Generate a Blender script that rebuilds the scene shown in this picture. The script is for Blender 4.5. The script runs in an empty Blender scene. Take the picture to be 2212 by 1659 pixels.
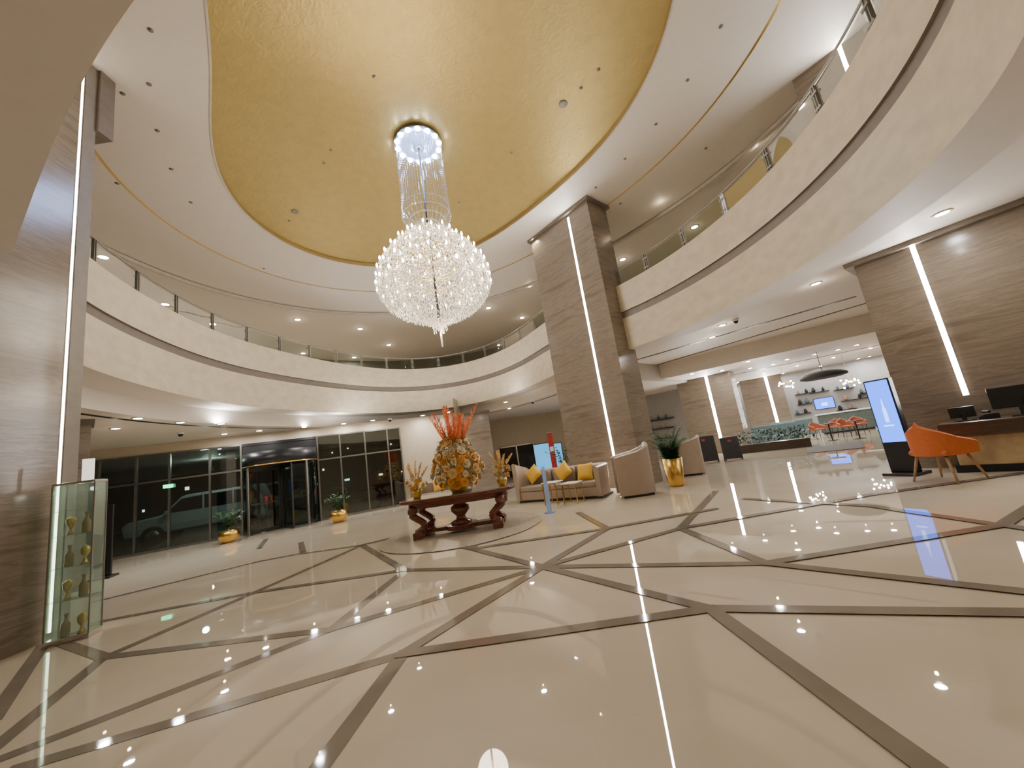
import bpy, bmesh, math, random
import numpy as np
from mathutils import Vector, Matrix
random.seed(7)
SC = bpy.context.scene
COL = SC.collection
PI = math.pi
sin, cos, rad = math.sin, math.cos, math.radians

# ------------------------------------------------------------------ camera model (solved from the verticals)
FPX, PITCH, ROLL = 820.0, rad(10.1), rad(8.6)
CAM = Vector((0, 0, 1.5))
Fv = Vector((0, cos(PITCH), sin(PITCH)))
U0 = Vector((0, -sin(PITCH), cos(PITCH)))
R0 = Vector((1, 0, 0))
RR = R0 * cos(ROLL) - U0 * sin(ROLL)
UU = R0 * sin(ROLL) + U0 * cos(ROLL)
def ray(u, v): return Fv * FPX + RR * (u - 1106) + UU * (829.5 - v)
def hz(u, v, z=0.0):
    d = ray(u, v); return CAM + d * ((z - CAM.z) / d.z)
def atxy(u, v, x, y):
    d = ray(u, v); return CAM.z + d.z * math.hypot(x, y) / math.hypot(d.x, d.y)
def pol(u, v, D):
    d = ray(u, v); h = math.hypot(d.x, d.y)
    return Vector((d.x / h * D, d.y / h * D, CAM.z + d.z / h * D))
cam = bpy.data.cameras.new('camera'); co = bpy.data.objects.new('camera', cam); COL.objects.link(co)
cam.sensor_fit = 'HORIZONTAL'; cam.sensor_width = 36; cam.lens = 36 * FPX / 2212
cam.clip_start = .05; cam.clip_end = 300
co.matrix_world = Matrix(((RR.x, UU.x, -Fv.x, CAM.x), (RR.y, UU.y, -Fv.y, CAM.y), (RR.z, UU.z, -Fv.z, CAM.z), (0, 0, 0, 1)))
SC.camera = co

# ------------------------------------------------------------------ materials
def mat(name, col, rough=.5, metal=0, emis=None, es=0, var=.08, scale=6, coat=0, stretch=(1, 1, 1), trans=0, bump=0, bscale=20):
    m = bpy.data.materials.new(name); m.use_nodes = True
    nt = m.node_tree; b = nt.nodes['Principled BSDF']
    b.inputs['Roughness'].default_value = rough; b.inputs['Metallic'].default_value = metal
    b.inputs['Coat Weight'].default_value = coat
    b.inputs['Transmission Weight'].default_value = trans
    tc = nt.nodes.new('ShaderNodeTexCoord'); mp = nt.nodes.new('ShaderNodeMapping')
    mp.inputs['Scale'].default_value = stretch
    n = nt.nodes.new('ShaderNodeTexNoise'); n.inputs['Scale'].default_value = scale; n.inputs['Detail'].default_value = 4
    r = nt.nodes.new('ShaderNodeValToRGB')
    r.color_ramp.elements[0].position = .3; r.color_ramp.elements[1].position = .7
    r.color_ramp.elements[0].color = tuple(c * (1 - var) for c in col) + (1,)
    r.color_ramp.elements[1].color = tuple(min(1, c * (1 + var)) for c in col) + (1,)
    nt.links.new(tc.outputs['Object'], mp.inputs['Vector']); nt.links.new(mp.outputs['Vector'], n.inputs['Vector'])
    nt.links.new(n.outputs['Fac'], r.inputs['Fac']); nt.links.new(r.outputs['Color'], b.inputs['Base Color'])
    if bump:
        n2_ = nt.nodes.new('ShaderNodeTexNoise'); n2_.inputs['Scale'].default_value = bscale; n2_.inputs['Detail'].default_value = 3; n2_.inputs['Distortion'].default_value = 1.2
        bp = nt.nodes.new('ShaderNodeBump'); bp.inputs['Strength'].default_value = bump; bp.inputs['Distance'].default_value = .02
        nt.links.new(tc.outputs['Object'], n2_.inputs['Vector']); nt.links.new(n2_.outputs['Fac'], bp.inputs['Height']); nt.links.new(bp.outputs['Normal'], b.inputs['Normal'])
    if emis:
        b.inputs['Emission Color'].default_value = emis + (1,); b.inputs['Emission Strength'].default_value = es
    return m
def glass(name, tint=(1, 1, 1), gloss=.12, rough=.02, gcol=(1, 1, 1), milk=0, glow=0):
    m = bpy.data.materials.new(name); m.use_nodes = True; nt = m.node_tree
    nt.nodes.clear()
    o = nt.nodes.new('ShaderNodeOutputMaterial'); mx = nt.nodes.new('ShaderNodeMixShader')
    t = nt.nodes.new('ShaderNodeBsdfTransparent'); g = nt.nodes.new('ShaderNodeBsdfGlossy')
    lw = nt.nodes.new('ShaderNodeLayerWeight'); lw.inputs['Blend'].default_value = .25
    ad = nt.nodes.new('ShaderNodeMath'); ad.operation = 'MULTIPLY_ADD'; ad.inputs[1].default_value = .6; ad.inputs[2].default_value = gloss
    ad.use_clamp = True
    t.inputs['Color'].default_value = tint + (1,); g.inputs['Color'].default_value = gcol + (1,); g.inputs['Roughness'].default_value = rough
    nt.links.new(lw.outputs['Fresnel'], ad.inputs[0]); nt.links.new(ad.outputs[0], mx.inputs['Fac'])
    nt.links.new(t.outputs[0], mx.inputs[1]); nt.links.new(g.outputs[0], mx.inputs[2])
    last = mx
    if milk:
        tr = nt.nodes.new('ShaderNodeBsdfTranslucent'); tr.inputs['Color'].default_value = gcol + (1,)
        df = nt.nodes.new('ShaderNodeBsdfDiffuse'); df.inputs['Color'].default_value = gcol + (1,)
        a1 = nt.nodes.new('ShaderNodeMixShader'); a1.inputs['Fac'].default_value = .5; nt.links.new(tr.outputs[0], a1.inputs[1]); nt.links.new(df.outputs[0], a1.inputs[2])
        a2 = nt.nodes.new('ShaderNodeMixShader'); a2.inputs['Fac'].default_value = milk; nt.links.new(mx.outputs[0], a2.inputs[1]); nt.links.new(a1.outputs[0], a2.inputs[2]); last = a2
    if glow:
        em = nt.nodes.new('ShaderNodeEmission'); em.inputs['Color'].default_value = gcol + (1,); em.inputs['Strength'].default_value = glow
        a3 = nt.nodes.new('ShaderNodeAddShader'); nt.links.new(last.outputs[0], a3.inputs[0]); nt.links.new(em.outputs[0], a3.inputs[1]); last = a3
    nt.links.new(last.outputs[0], o.inputs['Surface'])
    return m
def marble_cladding(name, c0, c1, c2):
    m = bpy.data.materials.new(name); m.use_nodes = True; nt = m.node_tree; b = nt.nodes['Principled BSDF']
    b.inputs['Roughness'].default_value = .2
    tc = nt.nodes.new('ShaderNodeTexCoord')
    mp = nt.nodes.new('ShaderNodeMapping'); mp.inputs['Scale'].default_value = (.5, .5, 5.4)
    n1 = nt.nodes.new('ShaderNodeTexNoise'); n1.inputs['Scale'].default_value = 1.15; n1.inputs['Detail'].default_value = 10; n1.inputs['Roughness'].default_value = .68; n1.inputs['Distortion'].default_value = .8
    r = nt.nodes.new('ShaderNodeValToRGB'); e = r.color_ramp.elements
    e[0].position = .30; e[0].color = c0 + (1,); e[1].position = .72; e[1].color = c2 + (1,)
    x = e.new(.46); x.color = c1 + (1,)
    x = e.new(.50); x.color = tuple(a * .55 + b * .45 for a, b in zip(c1, c2)) + (1,)
    x = e.new(.55); x.color = tuple(c * .88 for c in c1) + (1,)
    nt.links.new(tc.outputs['Object'], mp.inputs['Vector']); nt.links.new(mp.outputs['Vector'], n1.inputs['Vector'])
    nt.links.new(n1.outputs['Fac'], r.inputs['Fac']); nt.links.new(r.outputs['Color'], b.inputs['Base Color'])
    return m
M = {}
M['marble'] = marble_cladding('brown_vein_marble', (.155, .12, .087), (.235, .188, .14), (.335, .275, .21))
M['white_paint'] = mat('ceiling_paint', (.74, .67, .59), .6, var=.02)
M['cream'] = mat('cream_wall', (.54, .46, .33), .5, var=.03)
M['lounge_wall'] = mat('lounge_wall', (.44, .43, .42), .5, var=.05)
M['plaster'] = mat('venetian_plaster', (.74, .635, .455), .36, var=.09, scale=3.2, stretch=(1, 1, 1.6))
M['groove'] = mat('groove_metal', (.20, .17, .14), .35, .3)
M['groovedark'] = mat('groove_dark', (.24, .20, .16), .45, .1)
M['steel'] = mat('brushed_steel', (.60, .57, .53), .25, 1)
M['frame'] = mat('door_frame_metal', (.26, .25, .22), .3, .9)
M['band'] = mat('satin_steel_band', (.24, .205, .165), .5, .2)
M['railsteel'] = mat('rail_steel', (.34, .34, .30), .35, .6)
M['darkmetal'] = mat('dark_metal', (.05, .045, .04), .35, .6)
M['black'] = mat('black_plastic', (.012, .012, .013), .35)
M['gold'] = mat('gold_metal', (.72, .46, .12), .28, 1)
M['goldpaint'] = mat('gold_dome', (.41, .30, .105), .42, .62, var=.05, scale=4, bump=.4, bscale=6)
M['trimwhite'] = mat('trim_white', (.60, .54, .47), .45)
M['led'] = mat('led_strip_light', (1, .97, .95), .4, emis=(1, .97, .94), es=240)
M['lednear'] = mat('led_strip_warm', (1, .93, .82), .4, emis=(1, .90, .74), es=50)
M['lens'] = mat('downlight_lens', (1, 1, 1), .4, emis=(1, .98, .97), es=640)
M['cool'] = mat('cool_led', (.7, .8, 1), .4, emis=(.42, .58, 1), es=420)
M['bulb'] = mat('candle_bulb', (1, .9, .7), .4, emis=(1, .92, .76), es=170)
M['crystal'] = glass('crystal', (.97, .96, .93), .48, .06, (1, .95, .87), milk=.36, glow=.30)  # glow puts refracted bulb light into the crystal as emission
M['strand'] = glass('crystal_strand', (.97, .97, .97), .30, .08, (1, .98, .96), milk=.14)
M['glass'] = glass('clear_glass', (.66, .74, .69), .02)
M['doorglass'] = glass('entrance_glass', (.46, .57, .55), .10)
M['caseglass'] = glass('case_glass', (.88, .94, .91), .05, milk=.06, gcol=(.80, .88, .84))
M['reflectblue'] = glass('blue_reflection', (.66, .78, .95), .14, milk=.34, gcol=(.62, .76, 1))
M['wood'] = mat('mahogany', (.155, .040, .020), .22, var=.35, scale=4, stretch=(1, 6, 6), coat=.4)
M['walnut'] = mat('walnut', (.055, .034, .022), .3, var=.3, scale=4, stretch=(1, 6, 6))
M['oak'] = mat('pale_wood', (.40, .25, .12), .4, var=.2, stretch=(6, 6, 1))
M['mirror'] = mat('table_glass_top', (.55, .58, .50), .06, .7)
M['sofa'] = mat('taupe_leather', (.38, .30, .225), .5, var=.05)
M['sofaseat'] = mat('beige_fabric', (.33, .262, .195), .7, var=.06, scale=30)
M['yellow'] = mat('mustard_fabric', (.76, .45, .05), .75, var=.1, scale=30)
M['leaf'] = mat('leaf_green', (.045, .11, .035), .45, var=.4, scale=8)
M['leaf2'] = mat('leaf_sage', (.42, .31, .13), .55, var=.4, scale=9)
M['hedge'] = mat('hedge_dark', (.02, .045, .022), .5, var=.4, scale=8)
M['cr'] = mat('petal_cream', (.90, .78, .52), .6, var=.1, scale=20)
M['or'] = mat('petal_orange', (.90, .43, .09), .6, var=.15, scale=20)
M['pk'] = mat('petal_yellow_peach', (.92, .64, .27), .6, var=.1, scale=20)
M['red'] = mat('plume_red', (.78, .20, .05), .7, var=.3, scale=20)
M['orange'] = mat('orange_fabric', (.58, .14, .03), .7, var=.08, scale=30)
M['rust'] = mat('rust_fabric', (.34, .10, .045), .7, var=.1, scale=30)
M['teal'] = mat('teal_fabric', (.10, .16, .16), .7, var=.08)
M['screen'] = mat('blue_screen', (.02, .08, .6), .2, emis=(.04, .17, 1), es=6)
M['screenlight'] = mat('pale_screen', (.3, .5, 1), .2, emis=(.25, .45, 1), es=7)
M['redsign'] = mat('red_print', (.42, .03, .025), .4)
M['poster'] = mat('blue_poster', (.05, .3, .6), .4, emis=(.10, .40, .75), es=2.4, var=.5, scale=5)
M['white'] = mat('white_lacquer', (.82, .82, .80), .35, var=.02)
M['greyglass'] = mat('dark_green_grey', (.10, .13, .12), .15, var=.1)
M['onyx'] = mat('onyx_front', (.42, .31, .17), .2, var=.3, scale=3)
M['board'] = mat('chalkboard', (.015, .015, .016), .5)
M['asphalt'] = mat('asphalt', (.03, .03, .032), .6, var=.2)
M['facade'] = mat('night_facade', (.02, .025, .03), .7, var=.3, scale=.6)
M['winlit'] = mat('lit_window', (.9, .8, .6), .4, emis=(1, .8, .5), es=10)
M['winlitcool'] = mat('lit_window_cool', (.6, .9, .9), .4, emis=(.5, .9, .95), es=10)
M['carpaint'] = mat('silver_paint', (.66, .68, .70), .3, .2)
M['carglass'] = mat('car_glass', (.01, .012, .014), .08)
M['tyre'] = mat('tyre', (.012, .012, .012), .8)
M['tail'] = mat('tail_light', (.4, .02, .02), .3, emis=(1, .05, .03), es=1.5)
M['green'] = mat('green_sign', (.02, .5, .2), .4, emis=(.05, 1, .4), es=6)
M['amber'] = mat('amber_bottle', (.34, .20, .07), .2, var=.2)
M['soil'] = mat('soil', (.05, .035, .025), .9)
M['mat'] = mat('grey_mat', (.14, .13, .12), .9)
M['mosaic'] = mat('mosaic_stone', (.50, .44, .345), .10, var=.18, scale=26)
M['lampglow'] = mat('pendant_glow', (1, .9, .9), .4, emis=(1, .85, .85), es=90)
M['opal'] = mat('opal_acrylic', (.9, .88, .82), .3, emis=(1, .92, .78), es=2)

# floor: polished cream marble tiles with thin joints
def floor_mat(name, col, var, joints=True, rough=.06, ior=1.68):
    m = mat(name, col, rough, var=var, scale=1.4)
    nt = m.node_tree; b = nt.nodes['Principled BSDF']; r = [n for n in nt.nodes if n.type == 'VALTORGB'][0]
    if joints:
        tc = [n for n in nt.nodes if n.type == 'TEX_COORD'][0]
        mp = nt.nodes.new('ShaderNodeMapping'); mp.inputs['Rotation'].default_value = (0, 0, rad(4))
        br = nt.nodes.new('ShaderNodeTexBrick'); br.inputs['Scale'].default_value = 1.0; br.offset = 0
        br.inputs['Brick Width'].default_value = 1.2; br.inputs['Row Height'].default_value = 1.2; br.inputs['Mortar Size'].default_value = .002
        br.inputs['Color1'].default_value = (1, 1, 1, 1); br.inputs['Color2'].default_value = (.98, .975, .97, 1); br.inputs['Mortar'].default_value = (.94, .93, .91, 1)
        mx = nt.nodes.new('ShaderNodeMixRGB'); mx.blend_type = 'MULTIPLY'; mx.inputs['Fac'].default_value = 1
        nt.links.new(tc.outputs['Object'], mp.inputs['Vector']); nt.links.new(mp.outputs['Vector'], br.inputs['Vector'])
        nt.links.new(r.outputs['Color'], mx.inputs['Color1']); nt.links.new(br.outputs['Color'], mx.inputs['Color2'])
        nt.links.new(mx.outputs['Color'], b.inputs['Base Color'])
    b.inputs['IOR'].default_value = ior
    return m
M['floor'] = floor_mat('polished_cream_marble', (.62, .54, .405), .035, rough=.015)
M['inlay'] = floor_mat('brown_stone_inlay', (.215, .182, .138), .15, False, .05, 1.45)

# ------------------------------------------------------------------ mesh builder
def T(x=0, y=0, z=0, rz=0, rx=0, ry=0, s=1):
    m = Matrix.Translation((x, y, z)) @ Matrix.Rotation(rz, 4, 'Z') @ Matrix.Rotation(ry, 4, 'Y') @ Matrix.Rotation(rx, 4, 'X')
    if s != 1: m = m @ Matrix.Scale(s, 4)
    return m
class MB:
    def __init__(s): s.v = []; s.f = []; s.m = []; s.s = []
    def add(s, vs, fs, mi=0, sm=False, Mx=None):
        o = len(s.v)
        s.v += [tuple(Mx @ Vector(v)) if Mx is not None else tuple(v) for v in vs]
        for f in fs:
            s.f.append([i + o for i in f]); s.m.append(mi); s.s.append(sm)
        return s
    def box(s, x0, x1, y0, y1, z0, z1, mi=0, Mx=None):
        vs = [(x, y, z) for z in (z0, z1) for x, y in ((x0, y0), (x1, y0), (x1, y1), (x0, y1))]
        return s.add(vs, [(3, 2, 1, 0), (4, 5, 6, 7), (0, 1, 5, 4), (1, 2, 6, 5), (2, 3, 7, 6), (3, 0, 4, 7)], mi, False, Mx)
    def lathe(s, prof, n=20, Mx=None, mi=0, sm=True):
        rings = []; vs = []; fs = []
        for r, z in prof:
            if r < 1e-6: rings.append([len(vs)]); vs.append((0, 0, z))
            else:
                rings.append(list(range(len(vs), len(vs) + n)))
                vs += [(r * cos(2 * PI * k / n), r * sin(2 * PI * k / n), z) for k in range(n)]
        for a, b in zip(rings, rings[1:]):
            for k in range(n):
                q = (k + 1) % n
                if len(a) == 1 and len(b) == 1: continue
                if len(a) == 1: fs.append((a[0], b[q], b[k]))
                elif len(b) == 1: fs.append((a[k], a[q], b[0]))
                else: fs.append((a[k], a[q], b[q], b[k]))
        return s.add(vs, fs, mi, sm, Mx)
    def tube(s, pts, r, n=8, mi=0, closed=False, Mx=None, flat=1.0):
        pts = [Vector(p) for p in pts]; L = len(pts); vs = []; fs = []
        for i, p in enumerate(pts):
            a = pts[(i - 1) % L] if (closed or i > 0) else p
            b = pts[(i + 1) % L] if (closed or i < L - 1) else p
            t = (b - a).normalized()
            up = Vector((0, 0, 1)) if abs(t.z) < .9 else Vector((0, 1, 0))
            x = t.cross(up).normalized(); y = x.cross(t).normalized()
            rr = r[i] if isinstance(r, (list, tuple)) else r
            vs += [p + x * (rr * flat * cos(2 * PI * k / n)) + y * (rr * sin(2 * PI * k / n)) for k in range(n)]
        for i in range(L if closed else L - 1):
            j = (i + 1) % L
            for k in range(n):
                q = (k + 1) % n
                fs.append((i * n + k, i * n + q, j * n + q, j * n + k))
        if not closed: fs += [tuple(range(n)), tuple(range((L - 1) * n, L * n))]
        return s.add(vs, fs, mi, True, Mx)
    def extrude(s, poly, a, b, axis='z', mi=0, Mx=None):
        n = len(poly)
        def P(p, h): return (p[0], p[1], h) if axis == 'z' else (p[0], h, p[1])
        vs = [P(p, a) for p in poly] + [P(p, b) for p in poly]
        fs = [tuple(range(n)), tuple(range(n, 2 * n))] + [(i, (i + 1) % n, n + (i + 1) % n, n + i) for i in range(n)]
        return s.add(vs, fs, mi, False, Mx)
    def strip(s, A, B, closed=True, mi=0, sm=False):
        n = len(A); vs = list(A) + list(B)
        fs = [(i, (i + 1) % n, n + (i + 1) % n, n + i) for i in range(n if closed else n - 1)]
        return s.add(vs, fs, mi, sm)
    def mesh(s, name, mats):
        me = bpy.data.meshes.new(name)
        me.from_pydata(s.v, [], s.f)
        for m in (mats if isinstance(mats, (list, tuple)) else [mats]): me.materials.append(m)
        me.polygons.foreach_set('material_index', s.m); me.polygons.foreach_set('use_smooth', s.s)
        bm = bmesh.new(); bm.from_mesh(me); bmesh.ops.recalc_face_normals(bm, faces=bm.faces); bm.to_mesh(me); bm.free()
        me.update(); return me
    def build(s, name, mats, parent=None, bevel=0, seg=2):
        o = bpy.data.objects.new(name, s.mesh(name, mats)); COL.objects.link(o)
        if parent is not None: o.parent = parent
        if bevel:
            b = o.modifiers.new('bevel', 'BEVEL'); b.width = bevel; b.segments = seg; b.limit_method = 'ANGLE'
        return o
def tag(o, label=None, cat=None, group=None, kind=None):
    if label: o['label'] = label
    if cat: o['category'] = cat
    if group: o['group'] = group
    if kind: o['kind'] = kind
    return o
def thing(name, label, cat, loc=(0, 0, 0), rz=0, group=None):
    o = bpy.data.objects.new(name, None); COL.objects.link(o); o.location = loc; o.rotation_euler = (0, 0, rz)
    o.empty_display_size = .1
    return tag(o, label, cat, group)
def struct(o): o['kind'] = 'structure'; return o
def inst(name, me, parent, mx):
    o = bpy.data.objects.new(name, me); COL.objects.link(o); o.parent = parent; o.matrix_local = mx; return o
def light(kind, loc, power, col, parent=None, size=.06, angle=130, blend=.7, rx=0):
    l = bpy.data.lights.new('lamp', kind); l.energy = power; l.color = col
    if kind in ('SPOT', 'POINT'): l.shadow_soft_size = size
    if kind == 'SPOT': l.spot_size = rad(angle); l.spot_blend = blend
    o = bpy.data.objects.new('lamp', l); COL.objects.link(o); o.location = loc; o.rotation_euler = (rx, 0, 0)
    if parent is not None: o.parent = parent
    return o

# ------------------------------------------------------------------ plan curves
PL, PRt = Vector((1.52, 13.2)), Vector((3.28, 11.15))          # face of the tall pillar
pd = (PRt - PL).normalized(); pn = Vector((-pd.y, pd.x)); pw = (PRt - PL).length
def push(p, off):
    q = p - PL; x, y = q.dot(pd), q.dot(pn)
    lim = .22 + off - 2.2 * max(0, -x, x - pw)
    if -1.2 < x < pw + 1.2 and y < lim and y > -2.5: p = p + pn * (lim - y)
    return p
def fit(pts, c, order, lam):
    P = np.array([(p.x - c[0], p.y - c[1]) for p in pts]); th = np.arctan2(P[:, 1], P[:, 0]); r = np.hypot(P[:, 0], P[:, 1])
    def B(t):
        cols = [np.ones_like(t)]
        for k in range(1, order + 1): cols += [np.cos(k * t), np.sin(k * t)]
        return np.stack(cols, 1)
    A = B(th); reg = [0]
    for k in range(1, order + 1): reg += [lam * k ** 4] * 2
    w = np.linalg.solve(A.T @ A + np.diag(reg), A.T @ r)
    return lambda t: float((B(np.array([t])) @ w)[0])
def curve(rf, c, off=0, n=200, t0=0, t1=2 * PI, closed=True):
    ts = [t0 + (t1 - t0) * i / (n if closed else n - 1) for i in range(n)]
    out = []
    for t in ts:
        def p(a): r = rf(a); return Vector((c[0] + r * cos(a), c[1] + r * sin(a)))
        q = p(t); tg = (p(t + .01) - p(t - .01)).normalized()
        q = q + Vector((tg.y, -tg.x)) * off
        if c is CR: q = push(q, off)
        out.append(q)
    return out
def lift(pts, z): return [(p.x, p.y, z) for p in pts]
ZS, ZP, ZR, ZC, ZO = 4.1, 6.2, 6.78, 9.2, 9.3
ZE, ZL = 3.65, 4.42
ZG0, ZG1 = 5.10, 5.32
CR = (-1.4, 9.3)
ringpx = [(330, 0), (285, 40), (240, 85), (180, 150), (120, 240), (75, 350), (52, 450), (45, 550), (160, 780), (260, 820), (400, 855), (500, 872), (600, 884), (700, 890), (800, 893), (880, 889),
          (1000, 877), (1100, 850), (1190, 814), (1350, 757), (1450, 720), (1560, 670), (1700, 600), (1800, 525), (1900, 445), (2000, 360), (2100, 260), (2200, 125)]
RF = fit([hz(u, v, ZS) for u, v in ringpx], CR, 6, .00012)
CG = (-1.4, 8.0)
goldpx = [(525, 0), (485, 130), (472, 240), (480, 330), (500, 400), (545, 470), (600, 520), (690, 562), (790, 578), (880, 572), (1010, 530), (1120, 480), (1190, 430), (1260, 360), (1330, 262), (1390, 160), (1425, 70), (1442, 0)]
gp = [hz(u, v, ZC) for u, v in goldpx]
gp += [Vector((2 * CG[0] - p.x, 2 * CG[1] - p.y, ZC)) for p in gp if p.y > 10]
GF = fit(gp, CG, 3, .01)
def big(n=200, R=45, c=CR, t0=0, t1=2 * PI, closed=True):
    return [Vector((c[0] + R * cos(t), c[1] + R * sin(t))) for t in [t0 + (t1 - t0) * i / (n if closed else n - 1) for i in range(n)]]

# ------------------------------------------------------------------ floor
mb = MB()
mb.add([(-42, -12, 0), (42, -12, 0), (42, 46, 0), (-42, 46, 0)], [(0, 1, 2, 3)], 0)
lines = [[(0, 1640), (715, 1360)], [(715, 1360), (875, 1232)], [(30, 1663), (870, 1413)], [(-20, 1622), (225, 1420)], [(-20, 1560), (95, 1392)],
         [(225, 1420), (130, 1388)], [(225, 1420), (715, 1360)], [(715, 1360), (1172, 1225)], [(225, 1420), (550, 1280)], [(550, 1280), (782, 1178)], [(870, 1413), (660, 1700)],
         [(205, 1345), (550, 1280)], [(205, 1300), (560, 1213)], [(560, 1213), (655, 1195)], [(875, 1232), (1172, 1225)], [(875, 1232), (782, 1178)], [(782, 1178), (655, 1196)], [(655, 1196), (650, 1172)],
         [(550, 1280), (875, 1232)], [(1172, 1225), (870, 1413)], [(1172, 1225), (1535, 1316)], [(1172, 1225), (1655, 1218)], [(1172, 1225), (1312, 1142)], [(1172, 1225), (1020, 1186)],
         [(1535, 1316), (870, 1413)], [(1172, 1225), (1470, 1142)], [(1470, 1142), (1655, 1218)], [(1470, 1142), (1545, 1062)], [(1312, 1142), (1250, 1108)], [(1312, 1142), (1020, 1186)], [(1020, 1186), (875, 1160)],
         [(1535, 1316), (2060, 1700)], [(1535, 1316), (2260, 1326)], [(1655, 1218), (2260, 1285)], [(1655, 1218), (2165, 1136)], [(2165, 1136), (1880, 1094)], [(1880, 1094), (1610, 1078)], [(2165, 1136), (2260, 1075)],
         [(1470, 1142), (1880, 1070)], [(1880, 1070), (2212, 1022)], [(2165, 1136), (2260, 1150)], [(1312, 1142), (1545, 1100)], [(1020, 1186), (1045, 1150)], [(782, 1178), (900, 1150)], [(560, 1185), (575, 1165)]]
zf = .002
for pl in lines:
    a, b = [hz(u, v, 0) for u, v in pl]
    d = (b - a).normalized(); nrm = Vector((-d.y, d.x, 0)) * .064
    a2, b2 = a - d * .05, b + d * .05; zz = Vector((0, 0, zf)); zf += .00025
    mb.add([tuple(p) for p in (a2 - nrm + zz, b2 - nrm + zz, b2 + nrm + zz, a2 + nrm + zz)], [(0, 1, 2, 3)], 1)
TX, TY = -1.55, 8.73
mb.add([(TX + 1.75 * cos(2 * PI * k / 48), TY + 1.75 * sin(2 * PI * k / 48), .0145) for k in range(48)], [tuple(range(48))], 2)
struct(mb.build('floor', [M['floor'], M['inlay'], M['mosaic']]))

# ------------------------------------------------------------------ ceilings
def domez(x, y):
    dx, dy = x - CG[0], y - CG[1]; t = math.hypot(dx, dy) / GF(math.atan2(dy, dx)); return ZC + .12 + .53 * (1 - min(1, t) ** 2)
STEP = 4.6
g0 = curve(GF, CG); gs = curve(GF, CG, STEP)
mb = MB().strip(lift(g0, ZC), lift(gs, ZC)).strip(lift(gs, ZC), lift(gs, ZO), sm=True).strip(lift(gs, ZO), lift(big(c=CG), ZO))
struct(mb.build('ceiling', M['white_paint']))
mb = MB(); vs = []; NR = 16
for k in range(NR):
    f = 1 - k / NR
    vs += [(CG[0] + (p.x - CG[0]) * f, CG[1] + (p.y - CG[1]) * f, ZC + .12 + .53 * (1 - f * f)) for p in g0]
vs.append((CG[0], CG[1], ZC + .65)); fs = []
for k in range(NR - 1): fs += [(k * 200 + i, k * 200 + (i + 1) % 200, (k + 1) * 200 + (i + 1) % 200, (k + 1) * 200 + i) for i in range(200)]
fs += [((NR - 1) * 200 + i, (NR - 1) * 200 + (i + 1) % 200, NR * 200) for i in range(200)]
mb.add(vs, fs, 0, True).strip(lift(g0, ZC), lift(g0, ZC + .12), sm=True)
struct(mb.build('ceiling', M['goldpaint']))
a, b = curve(GF, CG, -.005), curve(GF, CG, .03)
struct(MB().strip(lift(a, ZC + .005), lift(a, ZC - .012), sm=True).strip(lift(a, ZC - .012), lift(b, ZC - .012)).strip(lift(b, ZC - .012), lift(b, ZC + .005), sm=True).build('trim_1', M['trimwhite']))
a, b = curve(GF, CG, 2.15), curve(GF, CG, 2.20)
struct(MB().strip(lift(a, ZC - .006), lift(b, ZC - .006)).build('trim_2', M['gold']))
a, b = curve(GF, CG, STEP - .12), curve(GF, CG, STEP + .02)
struct(MB().strip(lift(a, ZC - .02), lift(a, ZC - .12), sm=True).strip(lift(a, ZC - .12), lift(b, ZC - .12)).strip(lift(b, ZC - .12), lift(b, ZO), sm=True).build('trim_7', M['trimwhite']))
# mezzanine slab: parapet face, groove, cap, soffits, floor; it stops at the near-left pillar
pe = hz(45, 552, ZS)
TA, TE = math.atan2(pe.y - CR[1], pe.x - CR[0]) % (2 * PI), rad(217)
TB = TE + 2 * PI
rc = lambda off, n=260: curve(RF, CR, off, n, TA, TB, False)
A0, A1, Ag, At = rc(0), rc(.8), rc(.05), rc(.3)
mb = MB()
mb.strip(lift(A0, ZS), lift(A0, ZG0), False, sm=True).strip(lift(A0, ZG1), lift(A0, ZP), False, sm=True)
mb.strip(lift(A0, ZG0), lift(Ag, ZG0), False, mi=1).strip(lift(A0, ZG1), lift(Ag, ZG1), False, mi=1)
mb.strip(lift(Ag, ZG0), lift(Ag, ZG1), False, mi=1, sm=True)
mb.strip(lift(A0, ZP), lift(At, ZP), False).strip(lift(At, ZP), lift(At, 5.7), False, sm=True)
for e in (0, -1): mb.add([(A0[e].x, A0[e].y, ZS), (A1[e].x, A1[e].y, ZS), (A1[e].x, A1[e].y, 5.7), (At[e].x, At[e].y, 5.7), (At[e].x, At[e].y, ZP), (A0[e].x, A0[e].y, ZP)], [(0, 1, 2, 3, 4, 5)])
struct(mb.build('wall_atrium', [M['plaster'], M['groovedark']]))
mb = MB().strip(lift(A0, ZS), lift(A1, ZS), False)
for t0, t1, z, e in ((rad(44), TE, ZE, 0), (TA, rad(404), ZL, -1)):
    c1 = curve(RF, CR, .8, 110, t0, t1, False); bg = big(110, 45, CR, t0, t1, False)
    mb.strip(lift(c1, ZS), lift(c1, z), False, sm=True).strip(lift(c1, z), lift(bg, z), False)
    mb.add([(c1[e].x, c1[e].y, ZE), (bg[e].x, bg[e].y, ZE), (bg[e].x, bg[e].y, ZL), (c1[e].x, c1[e].y, ZL)], [(0, 1, 2, 3)])
    if e == -1: mb.add([(c1[0].x, c1[0].y, ZL), (bg[0].x, bg[0].y, ZL), (bg[0].x, bg[0].y, 5.7), (c1[0].x, c1[0].y, 5.7)], [(0, 1, 2, 3)])
struct(mb.build('ceiling', M['white_paint']))
struct(MB().strip(lift(At, 5.7), lift(big(260, 45, CR, TA, TB, False), 5.7), False).build('floor', M['cream']))
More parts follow.
